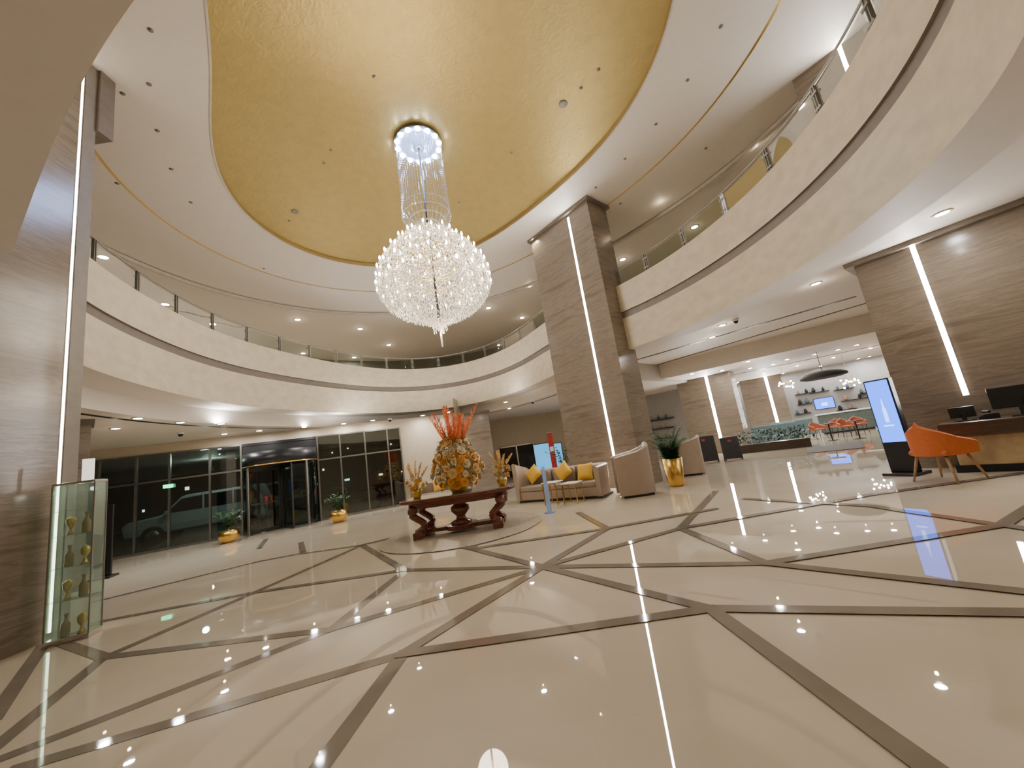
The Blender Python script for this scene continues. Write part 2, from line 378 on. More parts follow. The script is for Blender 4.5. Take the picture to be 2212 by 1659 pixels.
ow = [Vector((CR[0] + (RF(t) + 9.5) * cos(t), CR[1] + (RF(t) + 9.5) * sin(t))) for t in [2 * PI * i / 120 for i in range(120)]]
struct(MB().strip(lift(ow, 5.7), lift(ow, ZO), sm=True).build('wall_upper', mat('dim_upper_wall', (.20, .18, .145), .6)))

# ------------------------------------------------------------------ entrance wall frame of reference
W0 = hz(215, 1215); W1 = hz(870, 1092)
we = (W1 - W0).normalized(); wn = Vector((-we.y, we.x, 0)); wrz = math.atan2(we.y, we.x)
def wt(u, v=None):
    if v is None: v = 1215 - (u - 215) * .1878
    d = ray(u, v); s = (W0 - CAM).dot(wn) / d.dot(wn); p = CAM + d * s
    return (p - W0).dot(we), p.z
def WP(t, o=0, z=0): p = W0 + we * t + wn * o; return Vector((p.x, p.y, z))
# lounge frame
O2 = Vector((5.9, 17.8, 0)); e2 = Vector((.835, -.553, 0)).normalized(); n2 = Vector((-e2.y, e2.x, 0)); lrz = math.atan2(e2.y, e2.x)
def LW(s, t, z=0): p = O2 + e2 * s + n2 * t; return Vector((p.x, p.y, z))
def lw(u, v, t):
    d = ray(u, v); k = (LW(0, t) - CAM).dot(n2) / d.dot(n2); p = CAM + d * k
    return (p - O2).dot(e2), p.z
TW = 10.85
tW1 = wt(878)[0]
# walls
def wall(name, pts, z0, z1, m='cream'):
    struct(MB().strip([(p.x, p.y, z0) for p in pts], [(p.x, p.y, z1) for p in pts], False).build(name, M[m]))
wend = WP(wt(1003, 1068)[0])
wall('wall_entrance', [WP(tW1), wend], 0, ZE)
wall('wall_header', [WP(-6), WP(tW1)], 3.3, ZE)
wall('wall_recess', [wend, Vector((wend.x + .3, 24.5, 0)), Vector((7.6, 24.2, 0)), LW(-1.5, 5.5)], 0, ZL)
wall('wall_lounge', [LW(-1.5, 5.5), LW(1.6, 5.5), LW(1.6, TW), LW(15, TW)], 0, ZL, 'lounge_wall')
wall('wall_right', [LW(15, TW), Vector((24, 2, 0)), Vector((16, -8, 0))], 0, ZL)
wall('wall_back', [Vector((16, -8, 0)), Vector((-17, -8, 0))], 0, ZL)
wall('wall_left', [Vector((-17, -8, 0)), WP(-6)], 0, ZL)
# lounge bulkhead
mb = MB(); q = [LW(-2, 0), LW(18, 0), LW(18, 14), LW(-2, 14)]
mb.extrude([(p.x, p.y) for p in q], 3.75, ZL + .02)
struct(mb.build('ceiling', M['white_paint']))
for i, (p, q, z) in enumerate((((1380, 800), (1880, 652), ZL), ((1372, 778), (1850, 640), ZL), ((1420, 843), (1900, 745), 3.75))):
    a, b = hz(*p, z), hz(*q, z); d = (b - a).normalized(); nn = Vector((-d.y, d.x, 0)) * .06
    o = MB().extrude([tuple((a - nn)[:2]), tuple((b - nn)[:2]), tuple((b + nn)[:2]), tuple((a + nn)[:2])], z - .012, z + .01).build('trim_%d' % (i + 3), M['darkmetal']); struct(o)
c1 = curve(RF, CR, 1.15, 90, rad(56), rad(210), False); c2 = curve(RF, CR, 1.27, 90, rad(56), rad(210), False)
struct(MB().strip(lift(c1, ZE - .006), lift(c2, ZE - .006), False).build('trim_6', M['darkmetal']))

# ------------------------------------------------------------------ pillars
def pillar(label, L, R, depth, z1, led, lz0, lz1, cap=True, ledw=.06, name='marble_pillar', lm='led', pr_=.006):
    L, R = Vector(L), Vector(R); d = R - L; w = d.length
    t = thing(name, label, 'pillar', (L.x, L.y, 0), math.atan2(d.y, d.x))
    MB().box(0, w, 0, depth, 0, z1).build('shaft', M['marble'], t)
    MB().box(led - ledw / 2 - .012, led + ledw / 2 + .012, -.003, .0, lz0 - .02, lz1 + .02).build('led_channel', M['band'], t)
    MB().box(led - ledw / 2, led + ledw / 2, -pr_, -.0032, lz0, lz1).build('led_strip', M[lm], t)
    if cap: MB().box(-.1, w + .1, -.1, depth + .1, z1 - .1, z1 - .002).build('capital', M['groove'], t)
    return t
pillar('tall brown veined marble pillar with a lit LED line behind the sofa', PL, PRt, 1.0, ZC, 1.86, .25, ZC - .2, True, .07)
pr = pillar('wide marble pillar with a pinkish white LED line behind the reception desk', (7.74, 7.89), (9.45, 5.61), 1.0, ZO, .90, 1.3, ZO - .06, False, .07)
MB().box(-.14, 3.0, -.14, 1.1, ZL - .1, ZL).build('capital', M['groove'], pr)
pl = pillar('nearest marble pillar at the left, with an LED line and steel edge', (-6.45, 2.4), (-6.45, 5.31), 1.0, ZC, 2.875, .1, ZC - .1, False, .032, lm='lednear', pr_=.005)
MB().box(2.915, 3.10, -.002, .9, 0, ZC - .02).build('edge_band', M['band'], pl)
MB().box(3.10, 3.34, -.05, .9, ZC - 1.25, ZC).build('capital', M['groove'], pl)
p = pol(1478, 900, 21.2); q = pol(1594, 880, 20.6)
pillar('marble pillar with LED line behind the chalkboard signs', p[:2], q[:2], 1.0, 3.75, (q - p).length * .58, .7, 3.72, False, .12)
p = LW(lw(1610, 880, TW - .9)[0], TW - .9); q = LW(lw(1704, 880, TW - .9)[0], TW - .9)
pillar('farthest marble pillar with LED line beside the lounge shelves', p[:2], q[:2], .8, 3.75, (q - p).length * .66, .6, 3.72, False, .14)
p = pol(1006, 950, 17.9); q = pol(1062, 950, 18.2)
t = thing('marble_pillar', 'slim marble pillar standing behind the large flower arrangement', 'pillar', (p.x, p.y, 0), math.atan2(q.y - p.y, q.x - p.x))
MB().box(0, (q - p).length, 0, .8, 0, ZE).build('shaft', M['marble'], t); MB().box(-.06, (q - p).length + .06, -.06, .86, ZE - .1, ZE).build('capital', M['groove'], t)
p = pol(150, 950, 12.8); q = pol(196, 950, 12.8)
t = thing('marble_pillar', 'short marble pillar beside the entrance glass, behind the glass case', 'pillar', (p.x, p.y, 0), math.atan2(q.y - p.y, q.x - p.x))
MB().box(0, (q - p).length, 0, .6, 0, ZE).build('shaft', M['marble'], t); MB().box(-.05, (q - p).length + .05, -.05, .65, ZE - .1, ZE).build('capital', M['groove'], t)

# ------------------------------------------------------------------ glass railings
def railing(label, d0, d1):
    pts = curve(RF, CR, .12, 400, rad(d0), rad(d1), False)
    L = [0]
    for a, b in zip(pts, pts[1:]): L.append(L[-1] + (b - a).length)
    N = round(L[-1] / 1.3)
    def at(s):
        i = max(1, min(len(L) - 1, next((k for k, x in enumerate(L) if x >= s), len(L) - 1)))
        f = (s - L[i - 1]) / max(1e-6, L[i] - L[i - 1]); p = pts[i - 1].lerp(pts[i], f); d = (pts[i] - pts[i - 1]).normalized(); return p, d
    base = pts[0]; t = thing('glass_railing', label, 'railing', (base.x, base.y, ZP))
    loc = lambda p, z: (p.x - base.x, p.y - base.y, z - ZP)
    MB().tube([loc(p, ZR) for p in pts[::4] + [pts[-1]]], .021, 8).build('handrail', M['railsteel'], t)
    for i in range(N + 1):
        p, d = at(L[-1] * i / N); a = math.atan2(d.y, d.x); m = MB()
        Mx = T(*loc(p, ZP), a)
        for s in (-.026, .026): m.box(s - .008, s + .008, -.025, .025, 0, ZR - ZP - .02, Mx=Mx)
        m.box(-.06, .06, -.045, .045, 0, .02, Mx=Mx)
        for h in (.14, .42): m.box(-.08, .08, -.040, -.02, h - .02, h + .02, Mx=Mx)
        m.build('post', M['railsteel'], t)
        if i < N:
            q = [at(L[-1] * (i + .07 + .86 * k / 4) / N)[0] for k in range(5)]
            MB().strip([loc(x, ZP + .06) for x in q], [loc(x, ZR - .07) for x in q], False, sm=True).build('glass_panel', M['glass'], t)
railing('long curved glass railing on the balcony from the left to the tall pillar', 55, 214)
railing('curved glass railing on the balcony to the right of the tall pillar', 26, -62)

# ------------------------------------------------------------------ downlights
ringm = MB().lathe([(.080, 0), (.115, 0), (.12, .012), (.115, .02), (.080, .02)], 20).mesh('trim_ring', M['trimwhite'])
lensm = MB().lathe([(0, 0), (.05, .001), (.082, .006)], 20).mesh('lens', M['lens'])
WARM = (1, .83, .59)
K = .36
def downlight(p, label, group, power, col=WARM, s=1.0, halo=1.0):
    t = thing('downlight', label, 'downlight', p, 0, group)
    inst('trim_ring', ringm, t, T(z=-.02, s=s)); inst('lens', lensm, t, T(z=-.016, s=s))
    if power:
        light('SPOT', (0, 0, -.05), power * K, col, t, .05, 140, .8)
        light('POINT', (0, 0, -.26), power * K * .20 * halo, col, t, .03)  # added point lamp under each fitting, throws a halo on the ceiling
def inside(p, m=.45):
    k = (p - W0).dot(wn)
    if k > -m and p.x < -2:
        h = Vector((p.x, p.y, 0)); f = 1.0
        while (h * f - W0).dot(wn) > -m: f -= .01
        p = Vector((p.x * f, p.y * f, p.z))
    return p
for i, (u, v) in enumerate(((298, 903), (478, 915), (485, 937), (657, 922), (743, 926), (805, 911), (915, 917), (968, 890), (1100, 882), (1092, 868), (1158, 908), (250, 925), (390, 912), (560, 930))):
    downlight(inside(hz(u, v, ZE)), 'round recessed downlight in the low ceiling above the entrance', 'downlights over the entrance', 34 if i < 6 else 18, WARM, 1.1)
used = []
for i, (u, v) in enumerate(((2035, 460), (1762, 612), (1560, 702), (1538, 728), (1603, 757), (1637, 770), (1670, 787), (1722, 790), (1880, 752), (1918, 770), (1413, 852), (1437, 872), (1600, 830), (1745, 818), (1500, 830),
             (1800, 772), (1830, 790), (1690, 812), (1650, 806), (1560, 800), (1772, 800), (1855, 780), (1475, 856), (1900, 790), (1580, 815), (1530, 815), (1620, 795), (1700, 776), (1760, 765), (1810, 755), (1850, 745), (1640, 845), (1790, 822), (1560, 840), (1480, 800), (1440, 790))):
    p = hz(u, v, ZL)
    if (p - O2).dot(n2) > 0:
        p = hz(u, v, 3.75); k = (p - O2).dot(n2)
        if k < .3: p = p + n2 * (.4 - k)
        if k > TW - .6: p = p - n2 * (k - TW + .8)
    if any((p - o_).length < .4 for o_ in used): continue
    used.append(p)
    downlight(p, 'round recessed downlight in the ceiling between the balcony and the lounge', 'downlights toward the lounge', 80 if i < 11 else 8, (1, .89, .73), 1.15, 1.8)
for u, v in ((1632, 305), (1425, 430), (1500, 490), (1142, 610), (1055, 665), (1128, 686), (357, 657), (548, 755), (643, 690), (778, 710), (655, 763), (765, 772), (223, 555), (1345, 560), (840, 745), (460, 700)):
    p = hz(u, v, ZO)
    downlight(p, 'round recessed downlight in the upper ceiling behind the balcony railing', 'downlights over the balcony', 44, WARM, 1.5, 1.5)
# added fill lamps under the soffit around the camera and in the atrium ceiling
for x, y, k in ((-4, -1.5, .5), (0, -1.5, .8), (4, -1.5, 1), (-8, -1, .35), (8, 0, 1), (0, -5, .8), (6.8, 2.4, 1)):
    light('SPOT', (x, y, ZL - .06), 75 * k, WARM, None, .06, 150, .8)
    light('POINT', (x, y, ZL - .5), 13 * k, WARM, None, .03)
for x, y in ((-5.6, 4.2), (-6.8, 9), (-3, 15), (3.6, 9), (4.0, 4.6), (1.5, 13)):
    light('SPOT', (x, y, ZC - .08), 84, WARM, None, .06, 150, .8)
# small dark ceiling fittings
fitm = MB().lathe([(0, -.02), (.02, -.02), (.025, -.01), (.04, -.008), (.043, 0), (0, 0)], 14).mesh('fitting', M['groove'])
def domehit(u, v):
    z = ZC + .5
    for _ in range(8): p = hz(u, v, z); z = domez(p.x, p.y)
    return Vector((p.x, p.y, z))
for u, v in ((325, 65), (322, 182), (340, 282), (370, 365), (412, 437), (1557, 57), (1485, 173), (1417, 268), (1350, 343), (1287, 405), (570, 580), (265, 202), (253, 396), (1525, 320), (1340, 440)):
    p = hz(u, v, ZC); o = inst('ceiling_spotlight', fitm, None, T(p.x, p.y, ZC)); tag(o, 'small unlit round spotlight recessed in the white ceiling around the gold oval', 'spotlight', 'unlit spotlights in the white ceiling')
for u, v in ((808, 165), (1293, 150), (700, 352), (1105, 330), (625, 477), (1255, 190), (715, 324), (992, 437)):
    p = domehit(u, v); o = inst('sprinkler', fitm, None, T(p.x, p.y, p.z)); tag(o, 'small sprinkler head set in the gold oval of the ceiling', 'sprinkler', 'sprinklers in the gold ceiling')
for u, v, l in ((1217, 225, 'round ceiling speaker grille at the right side of the gold oval'), (637, 457, 'round ceiling speaker grille at the lower left of the gold oval')):
    p = domehit(u, v); o = MB().lathe([(0, -.02), (.08, -.02), (.11, -.012), (.115, .03), (0, .03)], 20).build('ceiling_speaker', M['band']); o.location = p; tag(o, l, 'speaker')
for u, v, z, l in ((1150, 866, ZE, 'black dome security camera below the balcony left of the tall pillar'), (1588, 690, ZL, 'black dome security camera near the bright right downlights'), (390, 934, ZE, 'small black security camera above the left entrance glass'), (843, 915, ZE, 'small black security camera above the right entrance glass')):
    p = inside(hz(u, v, z))
    t = thing('security_camera', l, 'camera', p)
    MB().lathe([(0, -.06), (.07, -.06), (.09, -.03), (.09, 0), (0, 0)], 16).build('mount', M['white'], t); MB().lathe([(0, -.14), (.04, -.125), (.065, -.09), (.07, -.06), (0, -.06)], 16).build('dome', M['black'], t)

# ------------------------------------------------------------------ chandelier
d = ray(938, 600); AY = 8.72; AX = d.x / d.y * AY
zr = atxy(903, 315, AX, AY); ztop = atxy(925, 512, AX, AY); zmax = atxy(938, 602, AX, AY); zbot = atxy(948, 688, AX, AY); ztip = atxy(955, 750, AX, AY); zcur = atxy(920, 468, AX, AY)
px = AY / 760.0
Rm = 118 * px; Rc = 53 * px
ch = thing('chandelier', 'huge tiered crystal chandelier with candle bulbs hanging from the gold ceiling', 'chandelier', (AX, AY, ztip))
Z = lambda z: z - ztip
zd = domez(AX, AY)
MB().lathe([(0, Z(zd)), (.30, Z(zd)), (.30, Z(zr) + .04), (Rc, Z(zr) + .04), (Rc + .02, Z(zr)), (Rc - .16, Z(zr)), (Rc - .18, Z(zr) + .02), (.16, Z(zr) + .02), (.14, Z(zr) - .08), (0, Z(zr) - .08)], 40).build('canopy', mat('canopy_grey', (.40, .45, .56), .3, .2), ch)
ledm = MB().lathe([(0, -.05), (.05, -.04), (.07, 0), (0, .0)], 12).mesh('led_spot', M['cool'])
for k in range(14): inst('led_spot', ledm, ch, T((Rc - .06) * cos(2 * PI * k / 14), (Rc - .06) * sin(2 * PI * k / 14), Z(zr) - .002))
for k in range(6): light('POINT', ((Rc + .14) * cos(2 * PI * k / 6), (Rc + .14) * sin(2 * PI * k / 6), Z(zr) - .06), 1.5, (.72, .80, 1), ch, .03)  # added point lamps past the rim, light the dome around the canopy
MB().tube([(0, 0, Z(zr)), (0, 0, Z(zbot) - .1)], .03, 8).build('rod', M['darkmetal'], ch)
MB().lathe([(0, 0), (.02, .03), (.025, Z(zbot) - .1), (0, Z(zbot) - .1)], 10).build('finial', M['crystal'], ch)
def octa(m, x, y, z, r, h):
    m.add([(x + r, y, z), (x, y + r, z), (x - r, y, z), (x, y - r, z), (x, y, z + h), (x, y, z - h)], [(0, 1, 4), (1, 2, 4), (2, 3, 4), (3, 0, 4), (1, 0, 5), (2, 1, 5), (3, 2, 5), (0, 3, 5)])
m = MB()
for k in range(52):
    a = 2 * PI * k / 52; L = zr - zcur; nb = 38
    for i in range(nb):
        f = i / nb; z = Z(zr) - .05 - L * f; q = Rc * (.95 + .05 * f * f); octa(m, q * cos(a), q * sin(a), z, .011, .017)
for rr, zz, nn in ((Rc * 1.0, Z(zcur) - .02, 90), (Rc * .98, Z(zcur) + .22, 90), (Rc * .74, Z(zcur) - .14, 70), (Rc * .52, Z(zcur) - .28, 60)):
    for k in range(nn): octa(m, rr * cos(2 * PI * k / nn), rr * sin(2 * PI * k / nn), zz, .018, .045)
for k in range(28):
    a = 2 * PI * k / 28
    for i in range(20):
        f = i / 19; r = Rc * (.98 - .62 * f); octa(m, r * cos(a), r * sin(a), Z(zcur) - .02 - (zcur - ztop) * (f ** .7), .014, .02)
o = m.build('crystal_curtain', M['strand'], ch); o['kind'] = 'stuff'
# outline of the body: fraction of the radius against height (0 = top, 1 = widest, 2 = bottom)
def prof(s):
    pts = [(-.06, .28), (.0, .42), (.25, .64), (.5, .81), (.75, .94), (1.0, 1.0), (1.25, 1.0), (1.45, .95), (1.63, .85), (1.8, .70), (1.93, .52), (2.02, .34), (2.12, .18), (2.3, .10)]
    for (a, ra), (b, rb) in zip(pts, pts[1:]):
        if s <= b: return ra + (rb - ra) * (s - a) / (b - a)
    return .1
def sz(s): return Z(ztop) - (ztop - zmax) * s if s <= 1 else Z(zmax) - (zmax - zbot) * (s - 1)
tiers = [(.0, 8), (.22, 12), (.45, 16), (.68, 20), (.92, 22), (1.22, 22)]
bulbm = MB().lathe([(0, .03), (.014, .035), (.023, .06), (.020, .088), (.009, .12), (0, .13)], 10).mesh('bulb', M['bulb'])
fr = MB(); cr = MB()
for ti, (s, n) in enumerate(tiers):
    r = Rm * prof(s); z = sz(s)
    for k in range(n):
        a = 2 * PI * (k + .5 * (ti % 2)) / n
        inst('bulb', bulbm, ch, T((r + .03) * cos(a), (r + .03) * sin(a), z))
        cr.lathe([(0, -.05), (.014, -.05), (.028, -.01), (.030, 0), (.012, .004), (.012, .03)], 8, T((r + .03) * cos(a), (r + .03) * sin(a), z))
        if k % 2 == 0: fr.tube([(.05 * cos(a), .05 * sin(a), z - .10), (r * .55 * cos(a), r * .55 * sin(a), z - .16), (r * cos(a), r * sin(a), z - .05)], .006, 5)
# dense hanging drops filling the outline in three shells
rows = 58
for sh, jit in ((1.0, .05), (.86, .07), (.66, .08)):
    for i in range(rows):
        s = -.04 + 2.2 * i / (rows - 1); r = Rm * prof(s) * sh; z = sz(s)
        nd = max(10, int(2 * PI * r / (.058 if sh == 1 else .09)))
        for k in range(nd):
            a = 2 * PI * (k + random.random()) / nd; q = r + random.uniform(-jit, jit * .6); octa(cr, q * cos(a), q * sin(a), z + random.uniform(-.03, .03), random.uniform(.008, .014), random.uniform(.018, .036))
for k in range(22):
    a = 2.4 * k; r = .02 + .15 * random.random()
    for j in range(5): octa(cr, r * cos(a), r * sin(a), Z(zbot) - .02 - .06 * j - .10 * random.random(), .014, .04)
fr.build('frame', M['gold'], ch)
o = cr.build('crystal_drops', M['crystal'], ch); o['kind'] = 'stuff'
for z, pw in ((sz(.25), 100), (sz(1.0), 230), (Z(zbot) - .35, 150)):
    light('POINT', (0, 0, z), pw, (1, .84, .62), ch, .3)
light('POINT', (0, 0, Z(zr) - .14), 20, (.60, .72, 1), ch, .15)

# ------------------------------------------------------------------ console table with flowers
t = thing('foyer_table', 'large dark mahogany console table with scroll legs under the flowers', 'table', (TX, TY, .0145), rad(-2))
HT = .80
def oval(rx, ry, n=48, e=2.6): return [(rx * math.copysign(abs(cos(2 * PI * k / n)) ** (2 / e), cos(2 * PI * k / n)), ry * math.copysign(abs(sin(2 * PI * k / n)) ** (2 / e), sin(2 * PI * k / n))) for k in range(n)]
MB().extrude(oval(1.28, .58, 48, 3.6), HT - .075, HT - .004).build('tabletop', M['wood'], t, .02, 3)
MB().extrude(oval(1.18, .50, 48, 3.6), HT - .004, HT).build('glass_top', M['mirror'], t)
MB().extrude(oval(1.10, .46, 48, 3.6), HT - .20, HT - .075).build('apron', M['wood'], t, .012)
for sx in (-1, 1):
    for sy in (-1, 1):
        pts = []; rs = []
        for k in range(17):
            f = k / 16; x = .88 + .12 * sin(2 * PI * f + .4) - .05 * f; z = HT - .18 - (HT - .26) * f
            pts.append((sx * x, sy * (.34 - .03 * f), z)); rs.append(.10 - .035 * sin(PI * f) + .012 * f)
        m = MB().tube(pts, rs, 10, flat=.8)
        m.tube([(sx * (.88 + .06), sy * .25, HT - .23), (sx * (.88 + .06), sy * .43, HT - .23)], .095, 14)
        m.tube([(sx * .85, sy * .22, .10), (sx * .85, sy * .40, .10)], .085, 14)
        m.build('leg', M['wood'], t)
MB().lathe([(0, .12), (.22, .12), (.24, .18), (.11, .24), (.10, .30), (.21, .42), (.20, .50), (.09, .58), (.16, .62), (0, .62)], 24).build('pedestal', M['wood'], t)
m = MB()
m.box(-.98, .98, -.14, .14, .05, .13).box(-.96, -.74, -.46, .46, .04, .13).box(.74, .96, -.46, .46, .04, .13).lathe([(0, .05), (.36, .05), (.36, .14), (0, .14)], 24)
for sx in (-.85, .85):
    for sy in (-.39, .39): m.box(sx - .10, sx + .10, sy - .10, sy + .10, 0, .05)
m.build('stretcher', M['wood'], t, .012)

def bloom_mesh(name, m):
    b = MB()
    for ring, (n, r0, r1, h) in enumerate(((4, .005, .022, .055), (5, .012, .045, .05), (7, .018, .07, .03))):
        for k in range(n):
            a = 2 * PI * (k + .4 * ring) / n; vs = []
            for i in range(4):
                f = i / 3; r = r0 + (r1 - r0) * f ** (1.6 if ring < 2 else 1.0); z = h * sin(f * PI * .6); wd = .034 * sin(PI * (.25 + .6 * f)) * (1 + .3 * ring)
                for j in (-1, 0, 1): vs.append(((r - .006 * abs(j)) * cos(a) - j * wd * sin(a), (r - .006 * abs(j)) * sin(a) + j * wd * cos(a), z + .006 * abs(j)))
            b.add(vs, [(3 * i + j, 3 * i + j + 1, 3 * i + j + 4, 3 * i + j + 3) for i in range(3) for j in (0, 1)], 0, True)
    return b.mesh(name, m)
BL = [bloom_mesh('bloom', M[k]) for k in ('cr', 'or', 'pk')]
def leaf(m, p, dirv, L, w):
    dirv = dirv.normalized(); s = dirv.cross(Vector((0, 0, 1)))
    if s.length < .01: s = Vector((1, 0, 0))
    s = s.normalized() * w; mid = p + dirv * L * .5 + Vector((0, 0, .12 * L)); tip = p + dirv * L - Vector((0, 0, .06 * L))
    m.add([tuple(p), tuple(mid + s - Vector((0, 0, .05 * L))), tuple(tip), tuple(mid - s - Vector((0, 0, .05 * L))), tuple(mid)], [(0, 1, 4), (1, 2, 4), (2, 3, 4), (3, 0, 4)], 0, True)
def towards(v): return v.normalized().to_track_quat('Z', 'Y').to_matrix().to_4x4()
def arrangement(label, loc, pot, n, rad_, height, plumes, bs, main=False):
    t = thing('flower_arrangement', label, 'flowers', loc)
    r, h = pot
    MB().lathe([(0, 0), (r * .62, 0), (r * .9, h * .35), (r, h * .7), (r * .96, h), (r * .88, h), (r * .85, h * .85), (0, h * .85)], 24).build('vase', M['gold'], t)
    prof_ = (lambda f: (.70 + .85 * f if f < .35 else 1.0 - .85 * (f - .35))) if main else (lambda f: math.sin(PI * min(1, .25 + .72 * f)) ** .8)
    fo = MB()
    for k in range(n * (4 if main else 6)):
        th = random.random() * 2 * PI; f = random.random(); z = h + height * f - (.02 if main else 0)
        R = rad_ * prof_(f) * random.uniform(.35, .92)
        leaf(fo, Vector((R * cos(th), R * sin(th), z)), Vector((cos(th), sin(th), random.uniform(-.4, .9))), random.uniform(.12, .24) * bs, .012 * bs)
    for k in range(n):
        th = 2.399 * k; f = (k + .5) / n; z = max(.12, h + height * f * .95 - (.10 if main else 0) + random.uniform(-.05, .05)); R = rad_ * prof_(f) * random.uniform(.82, 1.2)
        pnt = Vector((R * cos(th), R * sin(th), z)); dv = Vector((cos(th), sin(th), .1 + 1.2 * max(0, f - .4)))
        inst('bloom', BL[random.choice((0, 0, 1, 1, 2, 2))], t, Matrix.Translation(pnt) @ towards(dv) @ Matrix.Scale(bs * random.uniform(.8, 1.4), 4))
        fo.tube([(0, 0, h * .8), tuple(pnt * .6 + Vector((0, 0, .05))), tuple(pnt)], .005, 5)
    fo.build('foliage', M['leaf2'], t)
    for k in range(plumes):
        a = 2 * PI * k / max(1, plumes) + random.random() * .5; tilt = random.uniform(.04, .66); L = random.uniform(.72, 1.08) if main else random.uniform(.30, .42)
        m = MB(); z0 = h + height * .66; dv = Vector((sin(tilt) * cos(a), sin(tilt) * sin(a), cos(tilt)))
        p0 = Vector((dv.x * .2, dv.y * .2, z0)); m.tube([tuple(p0), tuple(p0 + dv * L)], [.006, .003], 5)
        for i in range(90):
            f = .15 + .85 * i / 89; b = random.random() * 2 * PI; q = Vector((cos(b), sin(b), 1.0)); leaf(m, p0 + dv * L * f, q + dv * .8, .19 * (1.15 - f * .55) * (1 if main else .5), .006)
        m.build('plume', M['red'] if main else M['pk'], t)
    return t
HT += .0145
arrangement('largest flower arrangement with red plumes, centred on the dark table', (TX + .02, TY + .05, HT), (.25, .26), 110, .53, 1.0, 18, 1.12, True)
arrangement('small flower arrangement in gold pot on the left end of the table', (TX - .92, TY - .02, HT), (.12, .17), 18, .19, .34, 6, .68)
arrangement('small flower arrangement in gold pot on the right end of the table', (TX + 1.0, TY + .05, HT), (.12, .17), 18, .18, .34, 5, .68)

# ------------------------------------------------------------------ seating
def shell(w, d, th, z0, hf, r, n=10):
    def path(o):
        x = w / 2 - o; rr = max(.02, r - o); y1 = d - o; p = [(-x, 0)]
        for k in range(1, 5): p.append((-x, (y1 - rr) * k / 4))
        for k in range(1, n + 1): a = PI - PI / 2 * k / n; p.append((-x + rr + rr * cos(a), y1 - rr + rr * sin(a)))
        for k in range(1, 7): p.append((-x + rr + (2 * x - 2 * rr) * k / 6, y1))
        for k in range(1, n + 1): a = PI / 2 - PI / 2 * k / n; p.append((x - rr + rr * cos(a), y1 - rr + rr * sin(a)))
        for k in range(1, 5): p.append((x, (y1 - rr) * (1 - k / 4)))
        return p
    A, B = path(0), path(th); N = len(A); m = MB()
    hs = [hf(i / (N - 1)) for i in range(N)]
    ob = [(x * .97, y * .98, z0) for x, y in A]; ot = [(x, y, h - .03) for (x, y), h in zip(A, hs)]
    mt = [((a[0] + b[0]) / 2, (a[1] + b[1]) / 2, h) for a, b, h in zip(A, B, hs)]
    it = [(x, y, h - .03) for (x, y), h in zip(B, hs)]; ib = [(x, y, z0) for x, y in B]
    for p, q in ((ob, ot), (ot, mt), (mt, it), (it, ib), (ib, ob)): m.strip(p, q, False, sm=True)
    for e in (0, N - 1): m.add([ob[e], ot[e], mt[e], it[e], ib[e]], [(0, 1, 2, 3, 4)])
    return m
def face(g): return math.atan2(g[1], g[0]) + PI / 2
def sofa(label, loc, rz, w, d, hb, ha, seats, hr=None):
    t = thing('sofa', label, 'sofa', loc, rz)
    MB().box(-w / 2 + .06, w / 2 - .06, .08, d - .08, 0, .06).build('plinth', M['darkmetal'], t)
    hr = ha if hr is None else hr
    hf = lambda u: hb + ((ha if u < .5 else hr) - hb) * min(1, (abs(u - .5) * 2) ** 3.2)
    shell(w, d, .15, .06, hf, .34).build('shell', M['sofa'], t)
    MB().box(-w / 2 + .15, w / 2 - .15, .06, d - .15, .06, .30).build('base', M['sofa'], t, .02)
    for k in range(seats):
        x0 = -w / 2 + .16 + (w - .32) * k / seats; x1 = x0 + (w - .32) / seats - .01
        MB().box(x0, x1, .04, d - .34, .30, .45).build('seat', M['sofaseat'], t, .04, 3)
        MB().box(x0 + .06, x1 - .06, d - .34, d - .16, .32, hb - .02).build('back_cushion', M['sofaseat'], t, .06, 3)
    return t
def tub_chair(label, p, g, hb=1.22, ha=.96, w=.84, d=.84):
    g = Vector((g[0], g[1], 0)).normalized(); f = p + g * d / 2            # p = centre of the footprint, g = facing
    t = thing('tub_chair', label, 'armchair', (f.x, f.y, 0), face(g))
    MB().box(-w / 2 + .08, w / 2 - .08, .08, d - .12, 0, .06).build('plinth', M['darkmetal'], t)
    shell(w, d, .12, .06, lambda u: ha + (hb - ha) * (1 - abs(u - .5) * 2) ** .8, .38).build('shell', M['sofa'], t)
    MB().box(-w / 2 + .13, w / 2 - .13, .04, d - .14, .06, .44).build('seat', M['sofaseat'], t, .04, 3)
    return t, f, face(g)
sl, sr = hz(1116, 1088), hz(1304, 1077); sv = (sr - sl).normalized(); sg = Vector((sv.y, -sv.x, 0))
rzA = face(sg); sc = (sl + sr) / 2; sw = (sr - sl).length
sofa('long low taupe sofa with a high curved left arm and mustard cushions', (sc.x, sc.y, 0), rzA, sw, .95, .86, 1.16, 3, .82)
tub_chair('tall curved taupe tub chair right of the sofa, at the foot of the tall pillar', hz(1356, 1074) + Vector((.30, .14, 0)), (-1, .12), 1.28, 1.0, .86, .92)
p = hz(1482, 1030); tub_chair('high curved taupe tub chair right of the potted palm', p + Vector((.35, .35, 0)), (-.9, .45), 1.2, .98)
sc2 = Vector((-3.2, 14.6, 0)); rzB = rad(8)
sofa('taupe sofa with mustard cushions partly hidden behind the flower table', (sc2.x, sc2.y, 0), rzB, 2.6, .95, .86, 1.0, 2)
